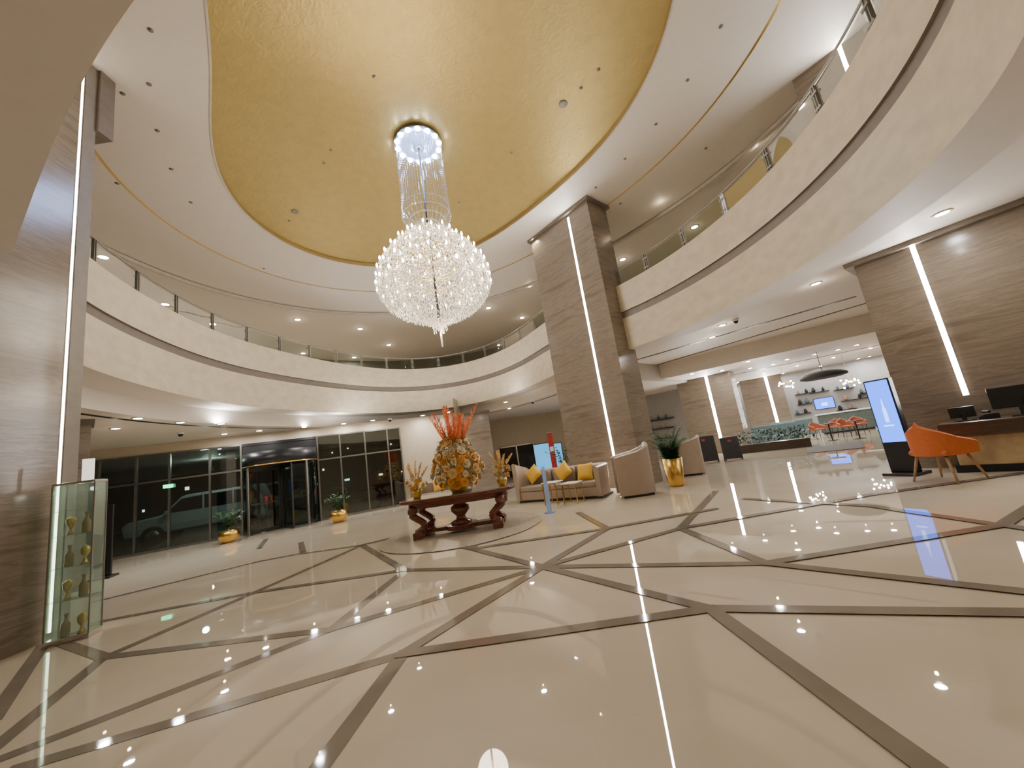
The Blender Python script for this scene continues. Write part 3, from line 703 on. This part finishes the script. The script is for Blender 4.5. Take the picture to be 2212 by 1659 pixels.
def cushion_mesh():
    m = MB(); n = 10
    for s in (1, -1):
        vs = []
        for i in range(n + 1):
            for j in range(n + 1):
                a, b = -1 + 2 * i / n, -1 + 2 * j / n; k = (1 - a ** 4) * (1 - b ** 4)
                pin = 1 - .07 * (1 - abs(a * b)); vs.append((a * .23 * pin, b * .23 * pin, s * .085 * max(0, k) ** .5))
        m.add(vs, [(i * (n + 1) + j, i * (n + 1) + j + 1, (i + 1) * (n + 1) + j + 1, (i + 1) * (n + 1) + j) for i in range(n) for j in range(n)], 0, True)
    return m.mesh('cushion', M['yellow'])
CU = cushion_mesh()
def cushion(base, rz, x, y, z, spin, label, tilt=1.15):
    Mx = T(*base, rz) @ T(x, y, z) @ Matrix.Rotation(tilt, 4, 'X') @ Matrix.Rotation(spin, 4, 'Z')
    o = inst('cushion', CU, None, Mx); tag(o, label, 'cushion')
cushion((sc.x, sc.y, 0), rzA, -sw / 2 + .48, .40, .77, .75, 'mustard square cushion at the high left arm of the long low sofa')
cushion((sc.x, sc.y, 0), rzA, .12, .40, .76, .65, 'mustard square cushion leaning in the middle of the long low sofa')
cushion((sc.x, sc.y, 0), rzA, .80, .40, .69, .05, 'mustard square cushion at the right end of the long low sofa')
cushion((sc2.x, sc2.y, 0), rzB, -.86, .36, .78, .7, 'mustard cushion on the left of the sofa behind the flower table')
cushion((sc2.x, sc2.y, 0), rzB, -.1, .38, .70, .1, 'mustard cushion on the sofa showing just left of the large flowers')
def side_table(label, loc, rz, w, h):
    t = thing('side_table', label, 'table', loc, rz)
    MB().box(-w / 2, w / 2, -w / 2, w / 2, h - .025, h).build('tabletop', M['white'], t, .006)
    m = MB()
    for a in (-1, 1):
        m.box(-w / 2 + .02, w / 2 - .02, a * (w / 2 - .03) - .01, a * (w / 2 - .03) + .01, h - .045, h - .025)
        m.box(a * (w / 2 - .03) - .01, a * (w / 2 - .03) + .01, -w / 2 + .02, w / 2 - .02, h - .045, h - .025)
    m.build('frame', M['gold'], t)
    for a in (-1, 1):
        for b in (-1, 1): MB().box(a * (w / 2 - .03) - .011, a * (w / 2 - .03) + .011, b * (w / 2 - .03) - .011, b * (w / 2 - .03) + .011, 0, h - .045).build('leg', M['gold'], t)
p = sc + sg * .42 + sv * .18; side_table('white topped side table with thin gold legs, left of the pair by the sofa', (p.x, p.y, 0), rzA, .44, .58)
p = sc + sg * .40 + sv * .74; side_table('lower white topped side table with gold legs, right of the pair by the sofa', (p.x, p.y, 0), rzA, .44, .52)
p = hz(1188, 1108); t = thing('reflection_panel', 'slim translucent pale blue panel added as a floor reflection, in front of the long sofa', 'reflection', (p.x, p.y, .010), rad(-12))  # added panel, stands in for the blue poster mirrored in the floor
MB().box(-.12, .12, -.09, .09, 0, .015).build('base', M['reflectblue'], t, .004); MB().extrude([(-.06, .015), (.06, .015), (.04, 1.05), (-.04, 1.05)], -.010, .010, 'y').build('panel', M['reflectblue'], t, .004)

# plants
def planter(name, label, loc, prof, mt, n, L, spread, kind='palm', lw_=.018):
    t = thing(name, label, 'plant', loc)
    MB().lathe(prof, 28).build('pot', M[mt], t); zt = max(z for r, z in prof) - .04; rt = max(r for r, z in prof if z > zt - .1) - .03
    MB().lathe([(0, zt - .02), (rt * .93, zt - .02), (0, zt - .01)], 20).build('soil', M['soil'], t)
    for k in range(n):
        a = 2.4 * k; tilt = spread * (.25 + .75 * (k + 1) / n); m = MB(); pts = []; l = L * random.uniform(.8, 1.1)
        for i in range(9):
            f = i / 8; an = tilt * (.35 + 1.1 * f * f); pts.append(Vector((0, 0, 0)) if i == 0 else pts[-1] + Vector((sin(an) * cos(a), sin(an) * sin(a), cos(an))) * l / 8)
        pts = [p + Vector((.04 * cos(a), .04 * sin(a), zt - .02)) for p in pts]
        m.tube([tuple(p) for p in pts], [.008 - .0007 * i for i in range(9)], 5)
        if kind == 'palm':
            for i in range(1, 9):
                dv = (pts[i] - pts[i - 1]).normalized(); sd = dv.cross(Vector((0, 0, 1))).normalized()
                for s in (-1, 1):
                    for h in (0, .5): leaf(m, pts[i - 1].lerp(pts[i], h), dv * .7 + sd * s - Vector((0, 0, .25)), l * .32 * (1.1 - .7 * i / 8), lw_)
        else:
            for i in range(2, 9):
                for s in range(3): b = random.random() * 2 * PI; leaf(m, pts[i], Vector((cos(b), sin(b), .5)), .16, .03)
        m.build('frond' if kind == 'palm' else 'stem', M['leaf'], t)
p = hz(1450, 1050) + Vector((.12, -.10, 0))
planter('potted_palm', 'green palm in a tall tapered gold planter right of the sofa', (p.x, p.y, 0), [(0, 0), (.17, 0), (.20, .05), (.27, .72), (.25, .72), (.24, .66), (0, .66)], 'gold', 24, .88, 1.2, 'palm', .024)
p = pol(1216, 990, 15.5)
planter('potted_plant', 'leafy green plant standing behind the sofa beside the tall pillar', (p.x, p.y, 0), [(0, 0), (.2, 0), (.26, .5), (.22, .5), (0, .46)], 'gold', 10, 1.0, .8, 'bush')
for u, v, l in ((495, 1172, 'round gold bowl planter in front of the left entrance glass'), (733, 1128, 'round gold bowl planter right of the revolving door')):
    p = hz(u, v); p = inside(p, .5)
    planter('bowl_planter', l, (p.x, p.y, 0), [(0, 0), (.14, 0), (.27, .12), (.30, .26), (.24, .40), (.21, .40), (.2, .34), (0, .34)], 'gold', 10, .6, .8, 'bush')

# ------------------------------------------------------------------ entrance glazing and revolving door
def win(name, mull):
    ts = [wt(u)[0] for u in mull]; t = bpy.data.objects.new(name, None); COL.objects.link(t); t.location = WP(ts[0]); t.rotation_euler = (0, 0, wrz); struct(t)
    ts = [x - ts[0] for x in ts]; m = MB()
    for x in ts: m.box(x - .028, x + .028, -.06, .06, 0, 3.3)
    for z0, z1 in ((0, .08), (2.31, 2.37), (3.25, 3.3)): m.box(ts[0], ts[-1], -.05, .05, z0, z1)
    m.build('window_frame', M['frame'], t)
    for a, b in zip(ts, ts[1:]):
        MB().box(a + .028, b - .028, -.01, .01, .08, 2.31).build('pane', M['doorglass'], t); MB().box(a + .028, b - .028, -.01, .01, 2.37, 3.25).build('pane', M['doorglass'], t)
    return t
win('window_1', (130, 205, 290, 365, 455, 525)); win('window_2', (695, 745, 800, 850, 878))
ta_, tb_ = wt(525)[0], wt(695)[0]; tc_ = (ta_ + tb_) / 2; Rd = (tb_ - ta_) / 2 - .04
p = WP(tc_); rd = thing('revolving_door', 'dark framed glass revolving door in the entrance wall', 'door', p, wrz)
MB().lathe([(0, 2.35), (Rd, 2.35), (Rd, 2.85), (0, 2.85)], 48).build('canopy', M['black'], rd)
MB().lathe([(Rd + .005, 2.36), (Rd + .02, 2.38), (Rd + .005, 2.40)], 48).build('canopy_trim', M['gold'], rd)
def arc(a0, a1, z0, z1, r):
    q = [a0 + (a1 - a0) * k / 12 for k in range(13)]; return MB().strip([(r * cos(a), r * sin(a), z0) for a in q], [(r * cos(a), r * sin(a), z1) for a in q], False, sm=True)
for a0 in (-40, 140): arc(rad(a0), rad(a0 + 80), .03, 2.34, Rd - .03).build('curved_glass', M['doorglass'], rd)
for a0 in (-40, 40, 140, 220): MB().lathe([(.05, 0), (.05, 2.35)], 8, T((Rd - .03) * cos(rad(a0)), (Rd - .03) * sin(rad(a0)))).build('post', M['frame'], rd)
MB().lathe([(.06, 0), (.06, 2.35)], 12).build('spindle', M['darkmetal'], rd)
for k in range(4):
    Mx = T(rz=rad(25 + 90 * k)); R_ = Rd - .1; m = MB()
    m.box(.06, R_, -.025, .025, .02, .14, Mx=Mx).box(.06, R_, -.025, .025, 2.22, 2.33, Mx=Mx).box(R_ - .07, R_, -.025, .025, .14, 2.22, Mx=Mx).box(.06, .12, -.025, .025, .14, 2.22, Mx=Mx).box(.15, R_ - .1, -.03, .03, 1.0, 1.05, Mx=Mx)
    w = m.build('wing', M['darkmetal'], rd); MB().box(.12, R_ - .07, -.006, .006, .14, 2.22, Mx=Mx).build('pane', M['doorglass'], w)
struct(MB().box(ta_, tb_, -.04, .04, 3.2, 3.3, Mx=T(*W0, wrz)).box(ta_, tb_, -.012, .012, 2.86, 3.2, Mx=T(*W0, wrz)).build('window_3', M['black']))
# exit light over the left doors
t_, z_ = wt(366, 1050); p = WP(t_, -.1, z_); o = MB().box(-.13, .13, -.03, .03, -.06, .06).build('exit_sign', M['green']); o.location = p; o.rotation_euler = (0, 0, wrz); tag(o, 'small glowing green sign above the left entrance doors', 'sign')
# night outside
q = [WP(-30, .15), WP(tW1 + .0, .15), WP(tW1 + 8, 24), WP(-30, 30)]
struct(MB().add([(p.x, p.y, .02) for p in q], [(0, 1, 2, 3)]).build('ground', M['asphalt']))
bl = thing('building', 'dark building across the street seen through the entrance glass', 'building', WP(-28, 22), wrz)
MB().box(0, 56, 0, 1, 0, 12).build('wall', M['facade'], bl)
for k in range(15):
    x = 5 + k * 2.5 + random.uniform(-.6, .6); z = random.choice((1.2, 1.6, 2.4, 3.0)); MB().box(x, x + random.uniform(.15, .5), -.03, 0, z, z + random.uniform(.12, .3)).build('window', M['winlit'] if k % 3 else M['winlitcool'], bl)
def car(label, loc, rz, paint):
    t = thing('car', label, 'car', loc, rz)
    body = [(2.28, .42), (2.34, .85), (2.2, 1.0), (1.15, 1.10), (.55, 1.70), (.35, 1.76), (-2.0, 1.78), (-2.28, 1.15), (-2.34, .45)]
    MB().extrude(body, -.9, .9, 'y').build('body', M[paint], t, .07, 3)
    for s in (-1, 1):
        m = MB(); y = (.902, .912) if s > 0 else (-.912, -.902)
        for poly in ([(1.0, 1.14), (.52, 1.62), (-.15, 1.66), (-.15, 1.14)], [(-.22, 1.14), (-.22, 1.66), (-1.15, 1.67), (-1.15, 1.14)], [(-1.22, 1.14), (-1.22, 1.67), (-1.9, 1.66), (-2.12, 1.18)]): m.extrude(poly, y[0], y[1], 'y')
        m.build('side_window', M['carglass'], t)
        MB().box(2.25, 2.36, s * .62 - .18, s * .62 + .18, .72, .88).build('headlight', M['white'], t, .02)
        MB().box(-2.36, -2.26, s * .74 - .1, s * .74 + .1, .85, 1.2).build('tail_light', M['tail'], t, .02)
        MB().box(.85, 1.0, s * .98 - .1, s * .98 + .1, 1.08, 1.24).build('wing_mirror', M[paint], t, .03)
        for x in (1.4, -1.42):
            w = MB().lathe([(0, -.11), (.34, -.11), (.37, -.08), (.37, .08), (.34, .11), (0, .11)], 26, T(x, s * .82, .37, rx=PI / 2)).build('wheel', M['tyre'], t)
            MB().lathe([(0, -.02), (.22, -.02), (.23, 0), (0, .02)], 18, T(x, s * .94, .37, rx=PI / 2)).build('hub', M['steel'], w)
    MB().extrude([(-1.9, 1.82), (.2, 1.82), (.25, 1.79), (-1.95, 1.79)], -.72, -.66, 'y').extrude([(-1.9, 1.82), (.2, 1.82), (.25, 1.79), (-1.95, 1.79)], .66, .72, 'y').build('roof_rail', M['darkmetal'], t)
p = WP(wt(388)[0] - .2, 3.2); car('silver off-road car parked outside the left entrance glass', (p.x, p.y, .02), wrz + PI, 'carpaint')
p = WP(wt(560)[0] + .5, 6.2); car('dark grey car parked outside behind the revolving door', (p.x, p.y, .02), wrz, 'darkmetal')
for t_, o_, pw in ((wt(380)[0] + .5, 1.1, 150), (wt(560)[0], 4.0, 50), (wt(250)[0], 9, 120)): light('POINT', WP(t_, o_, 3.1), pw, (.95, .95, .9), None, .1)  # unseen point lamps added to light the cars outside

# ------------------------------------------------------------------ left display case
CB = (-6.2, 5.0, 0)
cs = thing('display_case', 'tall glass display case with shelves in front of the left pillar', 'cabinet', CB, rad(20))
CW, CD, CH = .44, .26, 1.98
MB().box(0, CW, 0, CD, 0, .06).build('plinth', M['steel'], cs, .005)
m = MB()
for x in (0, CW - .012):
    for y in (0, CD - .012): m.box(x, x + .012, y, y + .012, .06, CH - .03)
m.build('frame', M['band'], cs); MB().box(0, CW, 0, CD, CH - .03, CH).build('lid', M['steel'], cs, .005)
MB().box(.012, CW - .012, .004, .010, .06, CH - .03).build('glass_panel', M['caseglass'], cs); MB().box(CW - .010, CW - .004, .012, CD - .012, .06, CH - .03).build('glass_panel', M['caseglass'], cs); MB().box(.004, .010, .012, CD - .012, .06, CH - .03).build('glass_panel', M['caseglass'], cs)
MB().box(.012, CW - .012, CD - .010, CD - .004, .06, CH - .03).build('back_panel', M['caseglass'], cs)
shz = (.50, .90, 1.30, 1.62)
for z in shz: MB().box(.012, CW - .012, .02, CD - .02, z - .010, z).build('shelf', M['caseglass'], cs)
light('POINT', (CW / 2, CD / 2, CH - .10), 1.2, (1, .92, .8), cs, .03)
bot = [MB().lathe([(0, 0), (.04, 0), (.045, .02), (.045, .14), (.018, .19), (.016, .24), (.022, .245), (.022, .27), (0, .27)], 16).mesh('bottle', M['amber']), MB().lathe([(0, 0), (.045, 0), (.027, .03), (.013, .08), (.045, .14), (.05, .2), (.027, .22), (0, .24)], 16).mesh('goblet', M['gold'])]
words = ('lowest', 'second', 'third', 'top')
for i, z in enumerate((.06,) + shz[:3]):
    for j, x in enumerate((.14, .30)):
        k = (i + j) % 2; o = inst(('bottle', 'goblet')[k], bot[k], None, T(*CB, rad(20)) @ T(x, .13, z, s=1.0)); tag(o, ('amber glass bottle' if k == 0 else 'gold goblet ornament') + ' on the %s level inside the glass display case' % words[i], ('bottle', 'ornament')[k])
o = MB().box(-.06, .06, -.012, .012, 0, .30).build('acrylic_sign', M['opal'], None, .004); q = T(*CB, rad(20)) @ Vector((.29, .13, CH)); o.location = q; o.rotation_euler = (0, 0, rad(30)); tag(o, 'glowing white acrylic card standing on top of the glass display case', 'sign')
p = hz(222, 1250); q = thing('totem', 'black freestanding totem between the glass case and the entrance', 'totem', (p.x, p.y, 0), rad(20))
MB().box(-.16, .16, -.03, .03, .05, 1.7).build('upright', M['black'], q, .01); MB().box(-.22, .22, -.18, .18, 0, .05).build('foot', M['darkmetal'], q, .01)

# ------------------------------------------------------------------ recess behind the sofa: dark glazing, posters, red banner
def onrecess(u, v, y=24.2): d = ray(u, v); k = y / d.y; return CAM + d * k
a = onrecess(1082, 1000); b = onrecess(1152, 958)
w4 = bpy.data.objects.new('window_4', None); COL.objects.link(w4); w4.location = (a.x, 24.3, 0); struct(w4)
m = MB(); wd = b.x - a.x
for x in (0, wd / 2, wd): m.box(x - .04, x + .04, -.05, .05, 0, b.z + .05)
m.box(0, wd, -.05, .05, b.z, b.z + .06); m.build('window_frame', M['steel'], w4); MB().box(.04, wd - .04, -.01, .01, 0, b.z).build('pane', M['carglass'], w4)
for u0, u1, l in ((1158, 1188, 'blue lit poster on the far wall just left of the red banner'), (1203, 1212, 'narrow blue lit poster on the far wall beside the tall pillar')):
    a = onrecess(u0, 1010); b = onrecess(u1, 955); h = b.z - .1; t = thing('poster', l, 'poster', (a.x, 24.15, .1)); MB().box(0, b.x - a.x, 0, .04, 0, h).build('frame', M['darkmetal'], t); MB().box(.04, b.x - a.x - .04, -.01, 0, .04, h - .04).build('print', M['poster'], t)
p = pol(1197, 1000, 16.5); z1 = atxy(1194, 934, p.x, p.y)
t = thing('roll_up_banner', 'narrow red roll-up banner standing behind the long sofa', 'banner', (p.x, p.y, 0), rad(-5))
MB().box(-.18, .18, -.1, .1, 0, .08).build('base', M['steel'], t, .01); MB().box(-.11, .11, -.005, .005, .08, z1).build('banner', M['redsign'], t); MB().box(-.08, .08, -.008, -.006, z1 * .62, z1 * .72).build('print', M['white'], t); MB().box(-.12, .12, -.015, .015, z1, z1 + .03).build('top_rail', M['steel'], t)

# ------------------------------------------------------------------ chalkboards
def aboard(label, u, v, w, h):
    p = hz(u, v); t = thing('chalkboard_sign', label, 'sign', (p.x, p.y, 0), rad(-22))
    for s in (-1, 1):
        Mx = T(0, s * .2, 0, rx=s * .2)
        MB().box(-w / 2, w / 2, -.012, .012, .08, h, Mx=Mx).build('board', M['board'], t)
        m = MB()
        for x in (-w / 2, w / 2): m.box(x - .025, x + .025, -.018, .018, 0, h + .02, Mx=Mx)
        for z in (.08, h): m.box(-w / 2, w / 2, -.018, .018, z - .025, z + .025, Mx=Mx)
        m.build('frame', M['darkmetal'], t)
    MB().box(-.06, .06, -.004, .004, h - .16, h - .08, Mx=T(0, -.215, 0, rx=-.2)).build('red_label', M['redsign'], t)
aboard('larger black chalkboard sign, left of the two by the lounge', 1530, 999, .72, 1.0); aboard('smaller black chalkboard sign, right of the two by the lounge', 1585, 993, .55, .85)

# ------------------------------------------------------------------ reception, kiosk, orange chair
FD = Vector((.6, -.8, 0)); FN = Vector((-.8, -.6, 0)); frz = math.atan2(FD.y, FD.x)
D0 = Vector((7.45, 7.0, 0))
dk = thing('reception_desk', 'reception desk with onyx front and dark top at the right edge', 'desk', D0, frz)
MB().box(0, 2.9, .06, .55, 0, .12).build('plinth', M['black'], dk); MB().box(.06, 2.84, .05, .56, .12, .62).build('front', M['onyx'], dk, .02); MB().box(-.05, 2.95, -.03, .60, .62, .86).build('top', M['walnut'], dk, .02)
def monitor(label, s, y, w, h, rz=0, up=.14):
    p = D0 + FD * s - FN * y; t = thing('monitor', label, 'monitor', (p.x, p.y, .86), frz + PI + rz)
    MB().box(-.12, .12, -.09, .09, 0, .015).build('foot', M['black'], t); MB().box(-.025, .025, -.02, .02, .015, up + h * .4).build('neck', M['black'], t); MB().box(-w / 2, w / 2, -.045, -.02, up, up + h).build('screen', M['black'], t, .008)
monitor('black computer monitor standing on the reception desk', .92, .3, .60, .36)
monitor('small low black screen at the left end of the reception desk', .28, .3, .32, .19, .3, .06)
p = D0 + FD * .56 - FN * .25; o = MB().extrude([(-.1, 0), (.1, 0), (.1, .03), (-.1, .09)], -.09, .09, 'y').lathe([(.02, 0), (.024, .19), (0, .19)], 8, T(-.05, 0, .12, ry=PI / 2)).build('telephone', M['black'], None, .006); o.location = (p.x, p.y, .86); o.rotation_euler = (0, 0, frz + 2); tag(o, 'black desk telephone between the two screens on the reception desk', 'telephone')
kp = pol(1938, 960, 10.35)
ks = thing('digital_kiosk', 'tall digital kiosk with a blue screen left of the right pillar', 'kiosk', (kp.x, kp.y, 0), rad(-70))
KH = 1.84
MB().box(-.27, .27, -.22, .22, 0, .05).build('base', M['darkmetal'], ks, .01); MB().box(-.205, .205, -.05, .09, .05, KH).build('body', M['black'], ks, .015); MB().box(-.18, .18, -.056, -.051, .62, KH - .03).build('screen', M['screen'], ks)
m = MB(); m.extrude([(-.03, 1.0), (.03, 1.0), (.03, 1.25), (.014, 1.30), (.008, 1.42), (0, 1.46), (-.008, 1.42), (-.014, 1.30), (-.03, 1.25)], -.060, -.057, 'y').extrude([(-.08, .92), (.08, .92), (.08, .95), (-.08, .95)], -.060, -.057, 'y'); m.build('screen_image', M['screenlight'], ks)
cp = pol(2046, 990, 9.55)
oc = thing('armchair', 'orange upholstered armchair with wooden legs in front of the reception desk', 'chair', (cp.x - .1, cp.y, 0), face((.86, .1)))
s_ = shell(.66, .62, .06, .43, lambda u: .62 + .38 * (1 - abs(u - .5) * 2) ** .9, .29); s_.v = [tuple(Vector(v) + Vector((0, -.32, 0))) for v in s_.v]
s_.build('shell', M['orange'], oc); MB().box(-.28, .28, -.32, .24, .43, .52).build('seat', M['orange'], oc, .04, 3)
for a in (-1, 1):
    for b in (-1, 1): MB().tube([(a * .20, b * .19 - .03, .44), (a * .31, b * .28 - .03, 0)], [.024, .014], 8).build('leg', M['oak'], oc)

# ------------------------------------------------------------------ lounge at the far right
def lthing(name, label, cat, p, rz=0): return thing(name, label, cat, (p.x, p.y, 0), lrz + rz)
q = [hz(*a) for a in ((1742, 968), (1865, 955), (1868, 968), (1745, 980))]
o = MB().extrude([tuple(x[:2]) for x in q], .003, .020).build('floor_mat', M['mat']); tag(o, 'grey entrance mat on the floor before the lounge', 'mat')
p = pol(1668, 955, 19.2); t = lthing('hedge_planter', 'long wooden planter box with dark green hedge before the lounge sofas', 'planter', p)
MB().box(-1.25, 1.25, -.2, .2, 0, .34).build('box', M['walnut'], t, .01)
m = MB()
for k in range(520):
    b = random.random() * 2 * PI; leaf(m, Vector((random.uniform(-1.2, 1.2), random.uniform(-.17, .17), random.uniform(.32, .82))), Vector((cos(b), sin(b), .8)), .16, .03)
m.build('hedge', M['hedge'], t)
for u, D, l in ((1672, 22.4, 'grey teal lounge sofa behind the hedge planter'), (1714, 25.2, 'farther grey teal lounge sofa by the shelf wall')):
    p = pol(u, 930, D); t = lthing('sofa', l, 'sofa', p); MB().box(-.9, .9, 0, .8, .12, .42).build('seat', M['teal'], t, .05); MB().box(-.95, .95, .65, .85, .12, .95).build('backrest', M['teal'], t, .05)
    for s in (-1, 1): MB().box(s * .92 - .09, s * .92 + .09, 0, .8, .12, .62).build('arm', M['teal'], t, .04)
    for sx in (-.8, .8):
        for sy in (.1, .75): MB().box(sx - .03, sx + .03, sy - .03, sy + .03, 0, .12).build('leg', M['darkmetal'], t)
p = pol(1838, 940, 25.9); t = lthing('counter', 'dark glassy counter in front of the lounge shelf wall', 'counter', p)
MB().box(-1.1, 1.1, 0, .6, .08, 1.0).build('body', M['greyglass'], t, .02); MB().box(-1.15, 1.15, -.05, .65, 1.0, 1.06).build('top', M['white'], t, .01); MB().box(-1.0, 1.0, .08, .55, 0, .08).build('plinth', M['darkmetal'], t)
def lchair(label, u, D, rz, m='rust', z=0):
    p = pol(u, 940, D); t = thing('lounge_chair', label, 'chair', (p.x, p.y, z), lrz + rz)
    sh = shell(.54, .52, .06, .42, lambda u: .60 + .26 * (1 - abs(u - .5) * 2), .24); sh.build('shell', M[m], t); MB().box(-.23, .23, .0, .46, .42, .49).build('seat', M[m], t, .03)
    for a in (-1, 1):
        for b in (-1, 1): MB().tube([(a * .2, .25 + b * .2, .43), (a * .25, .26 + b * .25, 0)], .014, 6).build('leg', M['darkmetal'], t)
lchair('rust lounge chair, leftmost of the row before the dark counter', 1776, 22.5, .5); lchair('rust lounge chair, second from the left before the dark counter', 1808, 23.1, -.3); lchair('rust lounge chair, third from the left before the dark counter', 1838, 22.1, .3); lchair('rust lounge chair nearest the kiosk, before the dark counter', 1866, 22.9, .2)
for u, v, l in ((627, 770, 'dark chair behind the balcony glass, left of the two silhouettes'), (712, 778, 'dark chair behind the balcony glass, right of the two silhouettes')):
    d_ = ray(u, v); hh = math.hypot(d_.x, d_.y); k = 18.9; t = thing('balcony_chair', l, 'chair', (d_.x / hh * k, d_.y / hh * k, 5.7), .6 if u < 700 else -.4)
    shell(.62, .58, .08, .38, lambda u: .66 + .40 * (1 - abs(u - .5) * 2), .25).build('shell', M['board'], t); MB().box(-.27, .27, 0, .5, .38, .5).build('seat', M['board'], t, .03)
    for a in (-1, 1):
        for b in (-1, 1): MB().tube([(a * .22, .27 + b * .2, .40), (a * .25, .27 + b * .25, 0)], .016, 6).build('leg', M['darkmetal'], t)
for u, D, l in ((1796, 21.0, 'small round dark cafe table left among the rust chairs'), (1856, 20.6, 'small round dark cafe table right among the rust chairs')):
    p = pol(u, 940, D); t = lthing('cafe_table', l, 'table', p); MB().lathe([(0, .70), (.28, .70), (.28, .73), (0, .73)], 20).build('tabletop', M['wood'], t); MB().lathe([(.025, .02), (.025, .70)], 8).build('stem', M['darkmetal'], t); MB().lathe([(0, 0), (.2, 0), (.18, .02), (0, .02)], 16).build('foot', M['darkmetal'], t)
# tv and shelves on the lounge wall
sA, zA = lw(1762, 886, TW); sB, zB = lw(1801, 863, TW); p = LW(sA, TW - .08)
t = thing('television', 'wall television with a blue picture in the middle of the lounge shelves', 'television', (p.x, p.y, zA), lrz); MB().box(0, sB - sA, 0, .06, 0, abs(zB - zA) + .2).build('body', M['black'], t, .01); MB().box(.03, sB - sA - .03, -.006, 0, .03, abs(zB - zA) + .17).build('screen', M['screen'], t)
MB().box((sB - sA) * .35, (sB - sA) * .65, -.01, -.007, abs(zB - zA) * .4, abs(zB - zA) * .8).build('screen_image', M['screenlight'], t)
vm = [MB().lathe([(0, 0), (.07, 0), (.11, .12), (.05, .24), (.06, .3), (0, .3)], 12).mesh('vase', M[k]) for k in ('darkmetal', 'oak', 'teal')]
for u, v, L in ((1735, 850, .8), (1738, 872, .7), (1734, 893, .8), (1770, 846, .9), (1822, 840, .9), (1845, 862, 1.2), (1828, 884, .9), (1870, 848, .6)):
    s, z = lw(u, v, TW); p = LW(s, TW - .13, z)
    o = MB().box(-L / 2, L / 2, -.12, .12, -.04, 0).build('wall_shelf', M['black'], None, .005); o.location = p; o.rotation_euler = (0, 0, lrz); tag(o, 'short black floating shelf on the white lounge wall', 'shelf', 'floating shelves on the lounge wall')
    for x in (-.3, .2):
        q = LW(s + x * L, TW - .13, z); o = inst('vase', random.choice(vm), None, T(q.x, q.y, z, s=random.uniform(.7, 1.1))); tag(o, 'small ornamental vase standing on a black floating shelf of the lounge wall', 'vase', 'vases on the lounge shelves')
for i, v in enumerate((905, 925, 946)):
    s, z = lw(1428, v, 5.5); p = LW(s, 5.36, z); o = MB().box(-.75, .75, -.13, .13, -.05, 0).build('wall_shelf', M['black'], None, .005); o.location = p; o.rotation_euler = (0, 0, lrz); tag(o, ('topmost', 'middle', 'lowest')[i] + ' black shelf on the white wall above the potted palm', 'shelf')
    for x in (-.5, -.1, .35):
        q = LW(s + x, 5.36, z); o = inst('vase', random.choice(vm), None, T(q.x, q.y, z, s=.8)); tag(o, 'small ornament on the black shelves of the wall above the palm', 'ornament', 'ornaments on the wall above the palm')
p = pol(1780, 818, 20.5); t = thing('pendant_lamp', 'large dark disc pendant lamp hanging over the lounge', 'lamp', (p.x, p.y, p.z)); MB().lathe([(0, .36), (.3, .34), (.62, .26), (.80, .14), (.80, .06), (.6, .01), (0, 0)], 36).build('shade', mat('lamp_mesh', (.05, .05, .05), .9), t); MB().lathe([(.012, .34), (.012, 3.75 - p.z)], 6).build('cord', M['black'], t)
for u, v, D, l in ((1697, 832, 24, 'sparkling cluster pendant on the left of the dark disc lamp'), (1836, 828, 24, 'sparkling cluster pendant on the right of the dark disc lamp')):
    p = pol(u, v, D); t = thing('pendant_lamp', l, 'lamp', p); m = MB(); g = MB()
    for k in range(12):
        a = 2.4 * k; b = .15 + .25 * random.random(); g.lathe([(0, -.04), (.03, -.03), (.04, 0), (.03, .03), (0, .04)], 8, T(b * cos(a), b * sin(a), random.uniform(-.2, .2))); m.tube([(0, 0, .2), (b * cos(a), b * sin(a), .05)], .006, 4)
    m.tube([(0, 0, .2), (0, 0, 3.75 - p.z)], .008, 5); m.build('frame', M['gold'], t); g.build('bulbs', M['lampglow'], t)
for s, tt_ in ((3.5, 4), (7, 4), (10.5, 5), (5.5, 8), (9, 8.5)):
    light('SPOT', LW(s, tt_, 3.68), 18, (1, .94, .92), None, .06, 150, .8); light('POINT', LW(s, tt_, 3.2), 5, (1, .94, .92), None, .03)

# ------------------------------------------------------------------ world
w = bpy.data.worlds.new('night'); SC.world = w; w.use_nodes = True
bg = w.node_tree.nodes['Background']; bg.inputs['Color'].default_value = (.05, .06, .09, 1); bg.inputs['Strength'].default_value = .3
SC.view_settings.exposure = -0.72
